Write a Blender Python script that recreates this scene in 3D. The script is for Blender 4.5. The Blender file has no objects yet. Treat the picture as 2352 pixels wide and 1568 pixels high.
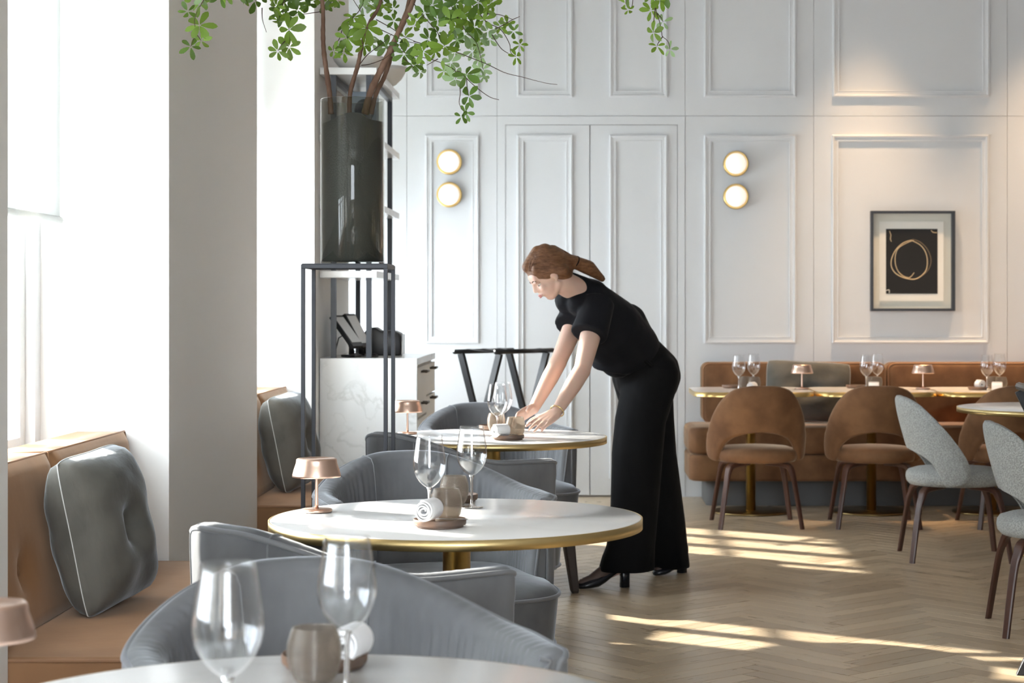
import bpy, math, random
from mathutils import Vector, Matrix
random.seed(7)
SC = bpy.context.scene
COL = SC.collection
F = 4350.0; CX = 1340.0; CY = 700.0; H = 1.265
PI = math.pi

# ---------------------------------------------------------------- camera
cam = bpy.data.cameras.new('camera'); camo = bpy.data.objects.new('camera', cam); COL.objects.link(camo)
camo.location = (0, 0, H); camo.rotation_euler = (PI/2, 0, 0)
cam.sensor_width = 36.0; cam.lens = 36.0*F/2352.0
cam.shift_x = (1176-CX)/2352.0; cam.shift_y = -(784-CY)/2352.0
cam.clip_start = 0.05; cam.clip_end = 200
cam.dof.use_dof = True; cam.dof.focus_distance = 5.6; cam.dof.aperture_fstop = 7.5
SC.camera = camo
# ---------------------------------------------------------------- world, sun, exposure
world = bpy.data.worlds.new('sky'); SC.world = world; world.use_nodes = True
bg = world.node_tree.nodes['Background']
bg.inputs[0].default_value = (0.86, 0.93, 1.0, 1); bg.inputs[1].default_value = 5.6
sun = bpy.data.lights.new('sun', 'SUN'); suno = bpy.data.objects.new('sun', sun); COL.objects.link(suno)
sun.energy = 8.0; sun.angle = math.radians(0.9); sun.color = (1.0, 0.93, 0.82)
el = math.radians(25); az = math.atan2(-0.545, 0.84)
sd = Vector((math.cos(az)*math.cos(el), math.sin(az)*math.cos(el), -math.sin(el)))
suno.rotation_euler = sd.to_track_quat('-Z', 'Y').to_euler()
suno.location = (-8, 12, 6)
SC.view_settings.view_transform = 'Standard'; SC.view_settings.look = 'None'
SC.view_settings.gamma = 1.0; SC.view_settings.use_curve_mapping = False
SC.view_settings.exposure = 1.72
SC.cycles.use_denoising = True; SC.cycles.use_light_tree = False
SC.cycles.max_bounces = 9; SC.cycles.diffuse_bounces = 5; SC.cycles.glossy_bounces = 4
SC.cycles.transmission_bounces = 8; SC.cycles.transparent_max_bounces = 24
SC.cycles.sample_clamp_indirect = 6.0
SC.cycles.caustics_reflective = False; SC.cycles.caustics_refractive = False

def P(px, py, Y):
    return Vector(((px-CX)*Y/F, Y, H-(py-CY)*Y/F))

# ---------------------------------------------------------------- materials
def mat(name, base=(.8, .8, .8), rough=.5, metal=0., spec=.5, sheen=0., sheen_tint=None, sheen_rough=.3,
        noise=None, bump=None, emis=None, emis_s=0., coat=0., trans=0., ior=1.45, sub=0.):
    m = bpy.data.materials.new(name); m.use_nodes = True
    nt = m.node_tree; b = nt.nodes['Principled BSDF']
    b.inputs['Base Color'].default_value = (*base, 1); b.inputs['Roughness'].default_value = rough
    b.inputs['Metallic'].default_value = metal; b.inputs['Specular IOR Level'].default_value = spec
    b.inputs['Sheen Weight'].default_value = sheen; b.inputs['Sheen Roughness'].default_value = sheen_rough
    if sheen_tint: b.inputs['Sheen Tint'].default_value = (*sheen_tint, 1)
    b.inputs['Coat Weight'].default_value = coat; b.inputs['Transmission Weight'].default_value = trans
    b.inputs['IOR'].default_value = ior; b.inputs['Subsurface Weight'].default_value = sub
    if sub: b.inputs['Subsurface Scale'].default_value = .01
    if emis: b.inputs['Emission Color'].default_value = (*emis, 1); b.inputs['Emission Strength'].default_value = emis_s
    tc = nt.nodes.new('ShaderNodeTexCoord')
    if noise:   # (scale, colour2, stretch, contrast lo, hi)
        sc, c2, st, lo, hi = noise
        mp = nt.nodes.new('ShaderNodeMapping'); mp.inputs['Scale'].default_value = st
        nt.links.new(tc.outputs['Object'], mp.inputs[0])
        n = nt.nodes.new('ShaderNodeTexNoise'); n.inputs['Scale'].default_value = sc; n.inputs['Detail'].default_value = 5
        nt.links.new(mp.outputs[0], n.inputs['Vector'])
        r = nt.nodes.new('ShaderNodeMapRange'); r.inputs[1].default_value = lo; r.inputs[2].default_value = hi
        nt.links.new(n.outputs[0], r.inputs[0])
        mx = nt.nodes.new('ShaderNodeMix'); mx.data_type = 'RGBA'
        mx.inputs[6].default_value = (*base, 1); mx.inputs[7].default_value = (*c2, 1)
        nt.links.new(r.outputs[0], mx.inputs[0]); nt.links.new(mx.outputs[2], b.inputs['Base Color'])
    if bump:    # (scale, strength, distance, stretch)
        sc, s, d, st = bump
        mp = nt.nodes.new('ShaderNodeMapping'); mp.inputs['Scale'].default_value = st
        nt.links.new(tc.outputs['Object'], mp.inputs[0])
        n = nt.nodes.new('ShaderNodeTexNoise'); n.inputs['Scale'].default_value = sc; n.inputs['Detail'].default_value = 4
        nt.links.new(mp.outputs[0], n.inputs['Vector'])
        bp = nt.nodes.new('ShaderNodeBump'); bp.inputs['Strength'].default_value = s; bp.inputs['Distance'].default_value = d
        nt.links.new(n.outputs[0], bp.inputs['Height']); nt.links.new(bp.outputs[0], b.inputs['Normal'])
    return m

def thin_glass(name, tint=(.97, .98, .98), gloss_rough=.02, refl=1.0, ior=1.5, diff=0., diffc=(.5, .5, .5), bump=None):
    m = bpy.data.materials.new(name); m.use_nodes = True
    nt = m.node_tree; nt.nodes.clear()
    out = nt.nodes.new('ShaderNodeOutputMaterial')
    tr = nt.nodes.new('ShaderNodeBsdfTransparent'); tr.inputs[0].default_value = (*tint, 1)
    gl = nt.nodes.new('ShaderNodeBsdfGlossy'); gl.inputs['Roughness'].default_value = gloss_rough
    gl.inputs[0].default_value = (refl, refl, refl, 1)
    lw = nt.nodes.new('ShaderNodeLayerWeight'); lw.inputs[0].default_value = .5
    pw = nt.nodes.new('ShaderNodeMath'); pw.operation = 'POWER'; pw.inputs[1].default_value = 4.5
    nt.links.new(lw.outputs['Facing'], pw.inputs[0])
    f0 = ((ior-1)/(ior+1))**2
    fr = nt.nodes.new('ShaderNodeMath'); fr.operation = 'MULTIPLY_ADD'; fr.inputs[1].default_value = 1-f0; fr.inputs[2].default_value = f0
    nt.links.new(pw.outputs[0], fr.inputs[0])
    mx = nt.nodes.new('ShaderNodeMixShader')
    nt.links.new(fr.outputs[0], mx.inputs[0]); nt.links.new(tr.outputs[0], mx.inputs[1]); nt.links.new(gl.outputs[0], mx.inputs[2])
    last = mx
    if diff:
        df = nt.nodes.new('ShaderNodeBsdfDiffuse'); df.inputs[0].default_value = (*diffc, 1)
        tl = nt.nodes.new('ShaderNodeBsdfTranslucent'); tl.inputs[0].default_value = (*diffc, 1)
        m0 = nt.nodes.new('ShaderNodeMixShader'); m0.inputs[0].default_value = .5
        nt.links.new(df.outputs[0], m0.inputs[1]); nt.links.new(tl.outputs[0], m0.inputs[2])
        m1 = nt.nodes.new('ShaderNodeMixShader'); m1.inputs[0].default_value = diff
        nt.links.new(mx.outputs[0], m1.inputs[1]); nt.links.new(m0.outputs[0], m1.inputs[2]); last = m1
    nt.links.new(last.outputs[0], out.inputs[0])
    return m

def marble(name, base, vein, rough=.2, scale=2.2, amt=.6):
    m = bpy.data.materials.new(name); m.use_nodes = True
    nt = m.node_tree; b = nt.nodes['Principled BSDF']; b.inputs['Roughness'].default_value = rough
    tc = nt.nodes.new('ShaderNodeTexCoord')
    n1 = nt.nodes.new('ShaderNodeTexNoise'); n1.inputs['Scale'].default_value = scale; n1.inputs['Detail'].default_value = 7
    n1.inputs['Distortion'].default_value = .5
    nt.links.new(tc.outputs['Object'], n1.inputs['Vector'])
    a = nt.nodes.new('ShaderNodeMath'); a.operation = 'SUBTRACT'; a.inputs[1].default_value = .5
    nt.links.new(n1.outputs[0], a.inputs[0])
    ab = nt.nodes.new('ShaderNodeMath'); ab.operation = 'ABSOLUTE'; nt.links.new(a.outputs[0], ab.inputs[0])
    r = nt.nodes.new('ShaderNodeMapRange'); r.inputs[1].default_value = 0.; r.inputs[2].default_value = .03
    r.inputs[3].default_value = 1.; r.inputs[4].default_value = 0.
    nt.links.new(ab.outputs[0], r.inputs[0])
    n2 = nt.nodes.new('ShaderNodeTexNoise'); n2.inputs['Scale'].default_value = scale*.7; n2.inputs['Detail'].default_value = 2
    nt.links.new(tc.outputs['Object'], n2.inputs['Vector'])
    r2 = nt.nodes.new('ShaderNodeMapRange'); r2.inputs[1].default_value = .4; r2.inputs[2].default_value = .7
    r2.inputs[4].default_value = amt
    nt.links.new(n2.outputs[0], r2.inputs[0])
    mu = nt.nodes.new('ShaderNodeMath'); mu.operation = 'MULTIPLY'
    nt.links.new(r.outputs[0], mu.inputs[0]); nt.links.new(r2.outputs[0], mu.inputs[1])
    mx = nt.nodes.new('ShaderNodeMix'); mx.data_type = 'RGBA'
    mx.inputs[6].default_value = (*base, 1); mx.inputs[7].default_value = (*vein, 1)
    nt.links.new(mu.outputs[0], mx.inputs[0]); nt.links.new(mx.outputs[2], b.inputs['Base Color'])
    return m

def plank_mat(name, per_island):
    m = bpy.data.materials.new(name); m.use_nodes = True
    nt = m.node_tree; b = nt.nodes['Principled BSDF']
    b.inputs['Specular IOR Level'].default_value = .5
    if per_island:
        g = nt.nodes.new('ShaderNodeNewGeometry'); rnd = g.outputs['Random Per Island']
    else:
        g = nt.nodes.new('ShaderNodeObjectInfo'); rnd = g.outputs['Random']
    cr = nt.nodes.new('ShaderNodeValToRGB'); e = cr.color_ramp.elements
    e[0].position = 0; e[0].color = (.40, .305, .20, 1); e[1].position = 1; e[1].color = (.58, .465, .325, 1)
    k = e.new(.4); k.color = (.50, .39, .265, 1)
    nt.links.new(rnd, cr.inputs[0])
    tc = nt.nodes.new('ShaderNodeTexCoord')
    n = nt.nodes.new('ShaderNodeTexNoise'); n.inputs['Scale'].default_value = 14; n.inputs['Detail'].default_value = 5; n.noise_dimensions = '4D'
    mp = nt.nodes.new('ShaderNodeMapping'); mp.inputs['Scale'].default_value = (.5, 5.0, 1) if not per_island else (1, 1, 1)
    nt.links.new(tc.outputs['Object'], mp.inputs[0]); nt.links.new(mp.outputs[0], n.inputs['Vector'])
    w = nt.nodes.new('ShaderNodeMath'); w.operation = 'MULTIPLY'; w.inputs[1].default_value = 40
    nt.links.new(rnd, w.inputs[0]); nt.links.new(w.outputs[0], n.inputs['W'])
    r = nt.nodes.new('ShaderNodeMapRange'); r.inputs[1].default_value = .3; r.inputs[2].default_value = .75; r.inputs[3].default_value = .90; r.inputs[4].default_value = 1.06
    nt.links.new(n.outputs[0], r.inputs[0])
    mx = nt.nodes.new('ShaderNodeMix'); mx.data_type = 'RGBA'; mx.blend_type = 'MULTIPLY'; mx.inputs[0].default_value = 1
    nt.links.new(cr.outputs[0], mx.inputs[6]); nt.links.new(r.outputs[0], mx.inputs[7])
    nt.links.new(mx.outputs[2], b.inputs['Base Color'])
    r3 = nt.nodes.new('ShaderNodeMapRange'); r3.inputs[1].default_value = .3; r3.inputs[2].default_value = .7; r3.inputs[3].default_value = .27; r3.inputs[4].default_value = .31
    nt.links.new(n.outputs[0], r3.inputs[0]); nt.links.new(r3.outputs[0], b.inputs['Roughness'])
    return m

S1 = (1, 1, 1)
M = dict(
    white=mat('white_paint', (.80, .81, .82), .55, noise=(1.5, (.78, .79, .80), S1, .4, .6)),
    pillar=mat('pillar_paint', (.82, .815, .80), .6),
    panel=mat('grey_white_panel_paint', (.655, .675, .70), .42, noise=(1.2, (.64, .66, .685), S1, .4, .6)),
    ceiling=mat('ceiling_paint', (.62, .61, .60), .7), dim=mat('taupe_wall_paint', (.26, .24, .22), .7),
    seam=mat('dark_seam', (.5, .51, .52), .8),
    subfloor=mat('dark_subfloor', (.10, .065, .04), .9),
    plank=plank_mat('oak_plank', False), planks=plank_mat('oak_planks', True),
    frame_white=mat('white_window_frame', (.82, .83, .82), .35),
    blind=None,
    glass=thin_glass('window_glass', (.97, .98, .98)),
    wine=thin_glass('wine_glass', (.965, .97, .975), .01, 1., 1.6),
    stem=mat('glass_stem', (1, 1, 1), .02, trans=1., ior=1.45),
    smoke=thin_glass('smoked_glass', (.80, .81, .79), .03, .9, 1.42),
    tumbler=thin_glass('smoked_ribbed_glass', (.70, .665, .62), .10, .9, 1.45, .24, (.50, .44, .385)),
    velvet=mat('grey_velvet', (.185, .190, .20), .85, spec=.2, sheen=.45, sheen_tint=(.88, .93, 1.0), sheen_rough=.3,
               noise=(4, (.10, .103, .11), (1, 1, .6), .38, .66), bump=(9, .25, .012, (1, 1, .5))),
    velvet_pipe=mat('grey_velvet_piping', (.17, .175, .186), .8, sheen=.5, sheen_tint=(.85, .9, 1.0)),
    velvet_cushion=mat('taupe_velvet', (.125, .121, .108), .8, spec=.2, sheen=.45, sheen_tint=(.85, .92, 1.0), sheen_rough=.3,
               noise=(6, (.085, .083, .075), S1, .4, .65), bump=(7, .35, .02, (1, 1, 2.5))),
    thread=mat('pale_seam_thread', (.55, .56, .56), .7),
    tan=mat('tan_velvet', (.30, .160, .080), .7, spec=.25, sheen=.35, sheen_tint=(1, .85, .7), noise=(5, (.235, .12, .058), (1, 1, .5), .35, .7), bump=(6, .2, .01, S1)),
    tan_pipe=mat('brown_piping', (.30, .16, .085), .7),
    brown=mat('caramel_velvet', (.215, .112, .056), .75, spec=.2, sheen=.4, sheen_tint=(1, .85, .65), noise=(7, (.125, .062, .032), S1, .35, .68), bump=(8, .15, .01, S1)),
    boucle=mat('grey_boucle', (.40, .41, .40), .9, spec=.1, sheen=.2, noise=(170, (.27, .28, .27), S1, .4, .6), bump=(150, .8, .006, S1)),
    walnut=mat('dark_walnut', (.085, .035, .022), .35, noise=(12, (.05, .02, .013), (1, 1, .15), .35, .65)),
    darkleg=mat('near_black_wood', (.035, .026, .022), .4),
    tabletop=marble('white_marble_top', (.86, .855, .85), (.66, .65, .63), .16, 1.6, .5),
    counter=marble('veined_marble', (.74, .75, .745), (.50, .51, .49), .22, 6.0, .8),
    brass=mat('brushed_brass', (.70, .50, .20), .28, 1.0),
    brass_dark=mat('dark_brass', (.30, .22, .10), .3, 1.0),
    brass_edge=mat('brass_edging', (.62, .47, .22), .38, 1.0),
    copper=mat('brushed_rose_copper', (.70, .50, .40), .33, 1.0),
    black_metal=mat('charcoal_metal', (.045, .048, .055), .42, .6),
    black=mat('black_plastic', (.014, .014, .016), .35),
    stand_black=mat('black_painted_wood', (.012, .013, .016), .35),
    steel=mat('brushed_steel', (.55, .55, .56), .3, 1.0),
    bronze=mat('dark_bronze_handle', (.10, .085, .07), .4, .8),
    ceramic=mat('offwhite_ceramic', (.70, .69, .66), .45),
    saucer=mat('brown_stoneware', (.20, .115, .075), .45, noise=(14, (.12, .085, .065), S1, .35, .65)),
    towel=mat('white_towel', (.84, .84, .85), .95, sheen=.3, bump=(220, .5, .002, S1)),
    opal=mat('opal_glass_lit', (.9, .87, .82), .3, emis=(1, .86, .72), emis_s=.20),
    sand=mat('charcoal_sand', (.125, .127, .122), .85, bump=(200, .5, .002, S1)),
    bark=mat('brown_bark', (.125, .068, .045), .8, noise=(30, (.20, .12, .085), (1, 1, .4), .4, .65), bump=(60, .6, .004, S1)),
    twig=mat('dark_twig', (.07, .045, .035), .8),
    mat_board=mat('cream_mat_board', (.66, .66, .60), .8), paper=mat('white_paper', (.76, .76, .72), .8),
    ink=mat('black_ink', (.008, .008, .008), .6), ring=mat('ochre_paint', (.52, .41, .26), .6), ringdim=mat('dim_ochre_paint', (.16, .12, .075), .6),
    frame_black=mat('blue_black_frame', (.035, .042, .055), .4),
    skin=mat('skin', (.62, .42, .335), .5, sub=.15), lip=mat('lip', (.45, .17, .15), .4), eye=mat('eye_white', (.75, .74, .72), .2),
    iris=mat('iris', (.05, .035, .025), .2), brow=mat('brow_hair', (.10, .05, .025), .8),
    hair=mat('auburn_hair', (.115, .048, .020), .45, spec=.4, noise=(40, (.20, .095, .045), (1, 1, 3), .35, .65), bump=(70, .6, .006, (1, 1, 4))),
    cloth=mat('black_cloth', (.006, .006, .0065), .8, spec=.12, sheen=.03, bump=(6, .3, .03, (1, 1, .3))),
    cloth2=mat('black_crepe', (.009, .0095, .012), .75, spec=.15, sheen=.05, bump=(9, .3, .02, S1)),
    leather=mat('black_leather', (.010, .011, .015), .25), stocking=mat('sheer_dark_stocking', (.085, .055, .045), .6),
    gold=mat('gold', (.8, .6, .3), .2, 1.0),
    blue=mat('pale_blue_card', (.40, .50, .60), .6), navy=mat('navy_blob', (.05, .065, .10), .6),
    bluegrey=mat('grey_screen_face', (.78, .80, .82), .3), greyplinth=mat('grey_plinth_paint', (.12, .122, .125), .7),
    maroon=mat('maroon_glaze', (.10, .03, .02), .4),
)
def leaf_mat(name, c, t, mixf=.45):
    m = bpy.data.materials.new(name); m.use_nodes = True; nt = m.node_tree; nt.nodes.clear()
    out = nt.nodes.new('ShaderNodeOutputMaterial'); a = nt.nodes.new('ShaderNodeBsdfPrincipled'); b = nt.nodes.new('ShaderNodeBsdfTranslucent')
    oi = nt.nodes.new('ShaderNodeObjectInfo'); hs = nt.nodes.new('ShaderNodeHueSaturation'); hs.inputs['Color'].default_value = (*c, 1)
    r = nt.nodes.new('ShaderNodeMapRange'); r.inputs[3].default_value = .65; r.inputs[4].default_value = 1.35
    nt.links.new(oi.outputs['Random'], r.inputs[0]); nt.links.new(r.outputs[0], hs.inputs['Value'])
    a.inputs['Roughness'].default_value = .45; b.inputs[0].default_value = (*t, 1)
    nt.links.new(hs.outputs[0], a.inputs['Base Color'])
    mx = nt.nodes.new('ShaderNodeMixShader'); mx.inputs[0].default_value = mixf
    nt.links.new(a.outputs[0], mx.inputs[1]); nt.links.new(b.outputs[0], mx.inputs[2]); nt.links.new(mx.outputs[0], out.inputs[0])
    return m
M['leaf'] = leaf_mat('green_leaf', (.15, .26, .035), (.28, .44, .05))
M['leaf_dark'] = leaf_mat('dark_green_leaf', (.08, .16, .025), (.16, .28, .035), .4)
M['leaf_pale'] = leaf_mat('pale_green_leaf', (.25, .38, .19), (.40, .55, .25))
def blind_mat():
    m = bpy.data.materials.new('translucent_blind_fabric'); m.use_nodes = True; nt = m.node_tree; nt.nodes.clear()
    out = nt.nodes.new('ShaderNodeOutputMaterial'); a = nt.nodes.new('ShaderNodeBsdfDiffuse'); b = nt.nodes.new('ShaderNodeBsdfTranslucent')
    a.inputs[0].default_value = (.82, .83, .82, 1); b.inputs[0].default_value = (.72, .72, .70, 1)
    mx = nt.nodes.new('ShaderNodeMixShader'); mx.inputs[0].default_value = .45
    nt.links.new(a.outputs[0], mx.inputs[1]); nt.links.new(b.outputs[0], mx.inputs[2]); nt.links.new(mx.outputs[0], out.inputs[0])
    return m
M['blind'] = blind_mat()

# ---------------------------------------------------------------- object helpers
def empty(name, loc=(0, 0, 0), rz=0.):
    o = bpy.data.objects.new(name, None); COL.objects.link(o); o.location = loc; o.rotation_euler = (0, 0, rz)
    o.empty_display_size = .1
    return o
def tag(o, label=None, cat=None, group=None, kind=None):
    if label: o['label'] = label
    if cat: o['category'] = cat
    if group: o['group'] = group
    if kind: o['kind'] = kind
    return o
def thing(name, label, cat, loc=(0, 0, 0), rz=0., group=None):
    return tag(empty(name, loc, rz), label, cat, group)
def struct(name, m=None, loc=(0, 0, 0)):
    return tag(empty(name, loc), kind='structure')

class G:
    """collects geometry; build() links it as one mesh object"""
    def __init__(s): s.v = []; s.f = []; s.sm = []
    def add(s, vs, fs, smooth=True):
        b = len(s.v); s.v += [tuple(p) for p in vs]; s.f += [tuple(b+i for i in f) for f in fs]; s.sm += [smooth]*len(fs); return s
    def box(s, x0, x1, y0, y1, z0, z1):
        vs = [(x, y, z) for z in (z0, z1) for y in (y0, y1) for x in (x0, x1)]
        return s.add(vs, [(0, 2, 3, 1), (4, 5, 7, 6), (0, 1, 5, 4), (2, 6, 7, 3), (0, 4, 6, 2), (1, 3, 7, 5)], False)
    def loft(s, rings, caps=(True, True), closed=True, smooth=True):
        n = len(rings[0]); vs = [p for r in rings for p in r]; fs = []
        for i in range(len(rings)-1):
            for j in range(n if closed else n-1):
                k = (j+1) % n
                fs.append((i*n+j, i*n+k, (i+1)*n+k, (i+1)*n+j))
        if caps[0]: fs.append(tuple(range(n-1, -1, -1)))
        if caps[1]: fs.append(tuple((len(rings)-1)*n+j for j in range(n)))
        return s.add(vs, fs, smooth)
    def lathe(s, prof, seg=24, c=(0, 0, 0)):
        rings = []
        for r, z in prof:
            r = max(r, 1e-5)
            rings.append([(c[0]+r*math.cos(2*PI*j/seg), c[1]+r*math.sin(2*PI*j/seg), c[2]+z) for j in range(seg)])
        return s.loft(rings, (True, True))
    def tube(s, pts, rad, seg=8, caps=True, closed=False):
        pts = [Vector(p) for p in pts]; n = len(pts)
        if not hasattr(rad, '__len__'): rad = [rad]*n
        rings = []; prev = None
        for i, p in enumerate(pts):
            if closed: t = pts[(i+1) % n]-pts[i-1]
            else: t = pts[min(i+1, n-1)]-pts[max(i-1, 0)]
            t.normalize()
            if prev is None:
                a = Vector((0, 0, 1)) if abs(t.z) < .9 else Vector((1, 0, 0))
                u = t.cross(a).normalized()
            else:
                u = (prev-t*prev.dot(t)).normalized()
            prev = u; w = t.cross(u)
            rings.append([p+u*(rad[i]*math.cos(2*PI*j/seg))+w*(rad[i]*math.sin(2*PI*j/seg)) for j in range(seg)])
        if closed: rings.append(rings[0]); caps = False
        return s.loft(rings, (caps, caps))
    def prism(s, out, z0, z1, smooth=False):
        return s.loft([[(x, y, z0) for x, y in out], [(x, y, z1) for x, y in out]], (True, True), True, smooth)
    def ell(s, c, r, R=None, seg=16, rings=10):
        c = Vector(c); R = R or Matrix.Identity(3); rr = []
        for i in range(rings+1):
            a = PI*i/rings; sa = max(math.sin(a), 1e-4)
            rr.append([c+R@Vector((r[0]*sa*math.cos(2*PI*j/seg), r[1]*sa*math.sin(2*PI*j/seg), -r[2]*math.cos(a))) for j in range(seg)])
        return s.loft(rr)
    def cap(s, a, b, ra, rb, seg=16):
        """tapered capsule"""
        a = Vector(a); b = Vector(b); t = (b-a).normalized(); R = t.to_track_quat('Z', 'Y').to_matrix(); rr = []
        for i in range(0, 5):
            q = -PI/2+PI/2*i/4; rr.append((a, ra, q))
        for i in range(0, 5):
            q = PI/2*i/4; rr.append((b, rb, q))
        rings = [[c+R@Vector((max(r*math.cos(q), 1e-4)*math.cos(2*PI*j/seg), max(r*math.cos(q), 1e-4)*math.sin(2*PI*j/seg), r*math.sin(q))) for j in range(seg)] for c, r, q in rr]
        return s.loft(rings)
    def frus(s, a, b, ra, rb, seg=20, e=1.0, side=None):
        """frustum with flat ends; e flattens along the axis perpendicular to side"""
        a = Vector(a); b = Vector(b); t = (b-a).normalized()
        u = (side or Vector((1, 0, 0))); u = (u-t*u.dot(t)).normalized(); w = t.cross(u)
        rings = [[c+u*(r*math.cos(2*PI*j/seg))+w*(r*e*math.sin(2*PI*j/seg)) for j in range(seg)] for c, r in ((a, ra), (a.lerp(b, .5), (ra+rb)/2), (b, rb))]
        return s.loft(rings)
    def build(s, name, m, parent=None, loc=None, rot=None, bevel=0, bseg=2, sub=0, mesh_only=False):
        me = bpy.data.meshes.new(name); me.from_pydata(s.v, [], s.f); me.polygons.foreach_set('use_smooth', s.sm)
        if m: me.materials.append(m)
        me.validate(); me.update()
        if mesh_only: return me
        o = bpy.data.objects.new(name, me); COL.objects.link(o)
        if parent: o.parent = parent
        if loc is not None: o.location = loc
        if rot is not None: o.rotation_euler = rot
        if bevel:
            b = o.modifiers.new('bevel', 'BEVEL'); b.width = bevel; b.segments = bseg; b.limit_method = 'ANGLE'; b.angle_limit = .6
        if sub:
            b = o.modifiers.new('sub', 'SUBSURF'); b.levels = sub; b.render_levels = sub
        return o
def box(name, m, d, parent=None, bevel=0, **k):
    return G().box(*d).build(name, m, parent, bevel=bevel, **k)
def copy_tree(o, parent=None):
    c = o.copy(); COL.objects.link(c)
    if parent is not None:
        c.parent = parent; c.matrix_parent_inverse = o.matrix_parent_inverse.copy()
    for ch in KIDS.get(o.name, list(o.children)): copy_tree(ch, c)
    return c
KIDS = {}
def place(o, x, y, z=0, rz=None, label=None, group=None, s=None):
    o.location = (x, y, z)
    if rz is not None: o.rotation_euler = (0, 0, rz)
    if label: o['label'] = label
    if group: o['group'] = group
    if s: o.scale = (s, s, s)
    return o
def superell(rx, ry, n, e=2.6, cx=0, cy=0):
    out = []
    for i in range(n):
        a = 2*PI*i/n; c, d = math.cos(a), math.sin(a)
        out.append((cx+rx*math.copysign(abs(c)**(2/e), c), cy+ry*math.copysign(abs(d)**(2/e), d)))
    return out
def smooth(x): x = max(0, min(1, x)); return x*x*(3-2*x)
def bake(o):
    bpy.context.view_layer.update()
    dg = bpy.context.evaluated_depsgraph_get()
    me = bpy.data.meshes.new_from_object(o.evaluated_get(dg)); old = o.data
    o.modifiers.clear(); o.data = me; bpy.data.meshes.remove(old)
    me.polygons.foreach_set('use_smooth', [True]*len(me.polygons)); return o
def blob(g, name, m, parent, voxel, it=4, f=.5):
    o = g.build(name, m, parent)
    r = o.modifiers.new('r', 'REMESH'); r.mode = 'VOXEL'; r.voxel_size = voxel
    s_ = o.modifiers.new('s', 'SMOOTH'); s_.iterations = it; s_.factor = f
    return bake(o)
# ================================================================ THE SETTING
XW = -1.72           # window plane
XP = -1.313          # room side of the pillars
YB = 12.5            # back wall
CEIL = 4.1; XR = 6.2; YN = -3.2
fl = struct('floor')
box('subfloor', M['subfloor'], (XW-.3, XR, YN, YB+.5, -.12, -.006), fl)
# herringbone boards
PWD, PN = .085, 6
PL = PWD*PN
def plank_mesh(x0, x1, y0, y1, g, T):
    e = .0019; b = .0001; z = 0
    x0 += e; x1 -= e; y0 += e; y1 -= e
    lo = [(x0, y0, -.006), (x1, y0, -.006), (x1, y1, -.006), (x0, y1, -.006)]
    mi = [(x, y, z-.0004) for x, y, _ in lo]
    hi = [(x0+b, y0+b, z), (x1-b, y0+b, z), (x1-b, y1-b, z), (x0+b, y1-b, z)]
    g.add([T(p) for p in lo+mi+hi], [(8, 9, 10, 11)]+[(i, (i+1) % 4, 4+(i+1) % 4, 4+i) for i in range(4)]+[(4+i, 4+(i+1) % 4, 8+(i+1) % 4, 8+i) for i in range(4)], False)
ang = math.radians(41); ca, sa = math.cos(ang), math.sin(ang); OX, OY = 1.0, 7.0
def W2(u, v): return (OX+(u*ca-v*sa), OY+(u*sa+v*ca))
boards = []
R_ = 70
for r in range(-R_*2, R_*2):
    for j in range(-8, 8):
        for kind in (0, 1):
            if kind == 0: u0, v0, lu, lv = r+2*PN*j, r, PN, 1
            else: u0, v0, lu, lv = r+PN+2*PN*j, r-PN+1, 1, PN
            uc, vc = (u0+lu/2)*PWD, (v0+lv/2)*PWD
            x, y = W2(uc, vc)
            if XW+.25 < x < XR-.25 and YN+.25 < y < YB+.25: boards.append((x, y, kind, u0, v0, lu, lv))
def vis(b):
    x, y = b[0], b[1]
    if y < 5.8: return -1
    px = CX+x*F/y; py = CY+H*F/y
    return y if (1260 < px < 2400 and py < 1600) else -1
vb = sorted([b for b in boards if vis(b) > 0], key=lambda b: b[1])[:298]; vset = set(id(b) for b in vb)
pm = []
for kind in (0,):
    g = G(); L = PL if kind == 0 else PWD; Wd = PWD if kind == 0 else PL
    plank_mesh(-L/2, L/2, -Wd/2, Wd/2, g, lambda p: p)
    pm.append(g.build('plank', M['plank'], mesh_only=True))
for b in vb:
    o = bpy.data.objects.new('plank', pm[0]); COL.objects.link(o); o.parent = fl; o.location = (b[0], b[1], 0); o.rotation_euler = (0, 0, ang+b[2]*PI/2)
g = G()
for b in boards:
    if id(b) in vset: continue
    x0, y0 = b[3]*PWD, b[4]*PWD
    plank_mesh(x0, x0+b[5]*PWD, y0, y0+b[6]*PWD, g, lambda p: (*W2(p[0], p[1]), p[2]))
tag(g.build('herringbone_planks', M['planks'], fl), kind='stuff')

# ceiling, far and near side walls
ce = struct('ceiling'); box('ceiling_slab', M['ceiling'], (XW-.3, XR+.2, YN-.2, YB+.3, CEIL, CEIL+.15), ce)
wr = struct('wall_right'); box('wall_panel', M['dim'], (XR, XR+.2, YN, YB+.3, -.02, CEIL), wr)
wn = struct('wall_near')
g = G()
for a, b_ in ((XW-.3, -.6), (1.4, XR)): g.box(a, b_, YN-.2, YN, 0, CEIL)
for a, b_ in ((-.6, 1.4),): g.box(a, b_, YN-.2, YN, 0, .6); g.box(a, b_, YN-.2, YN, 3.6, CEIL)
g.build('wall_panel', M['dim'], wn)

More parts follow.
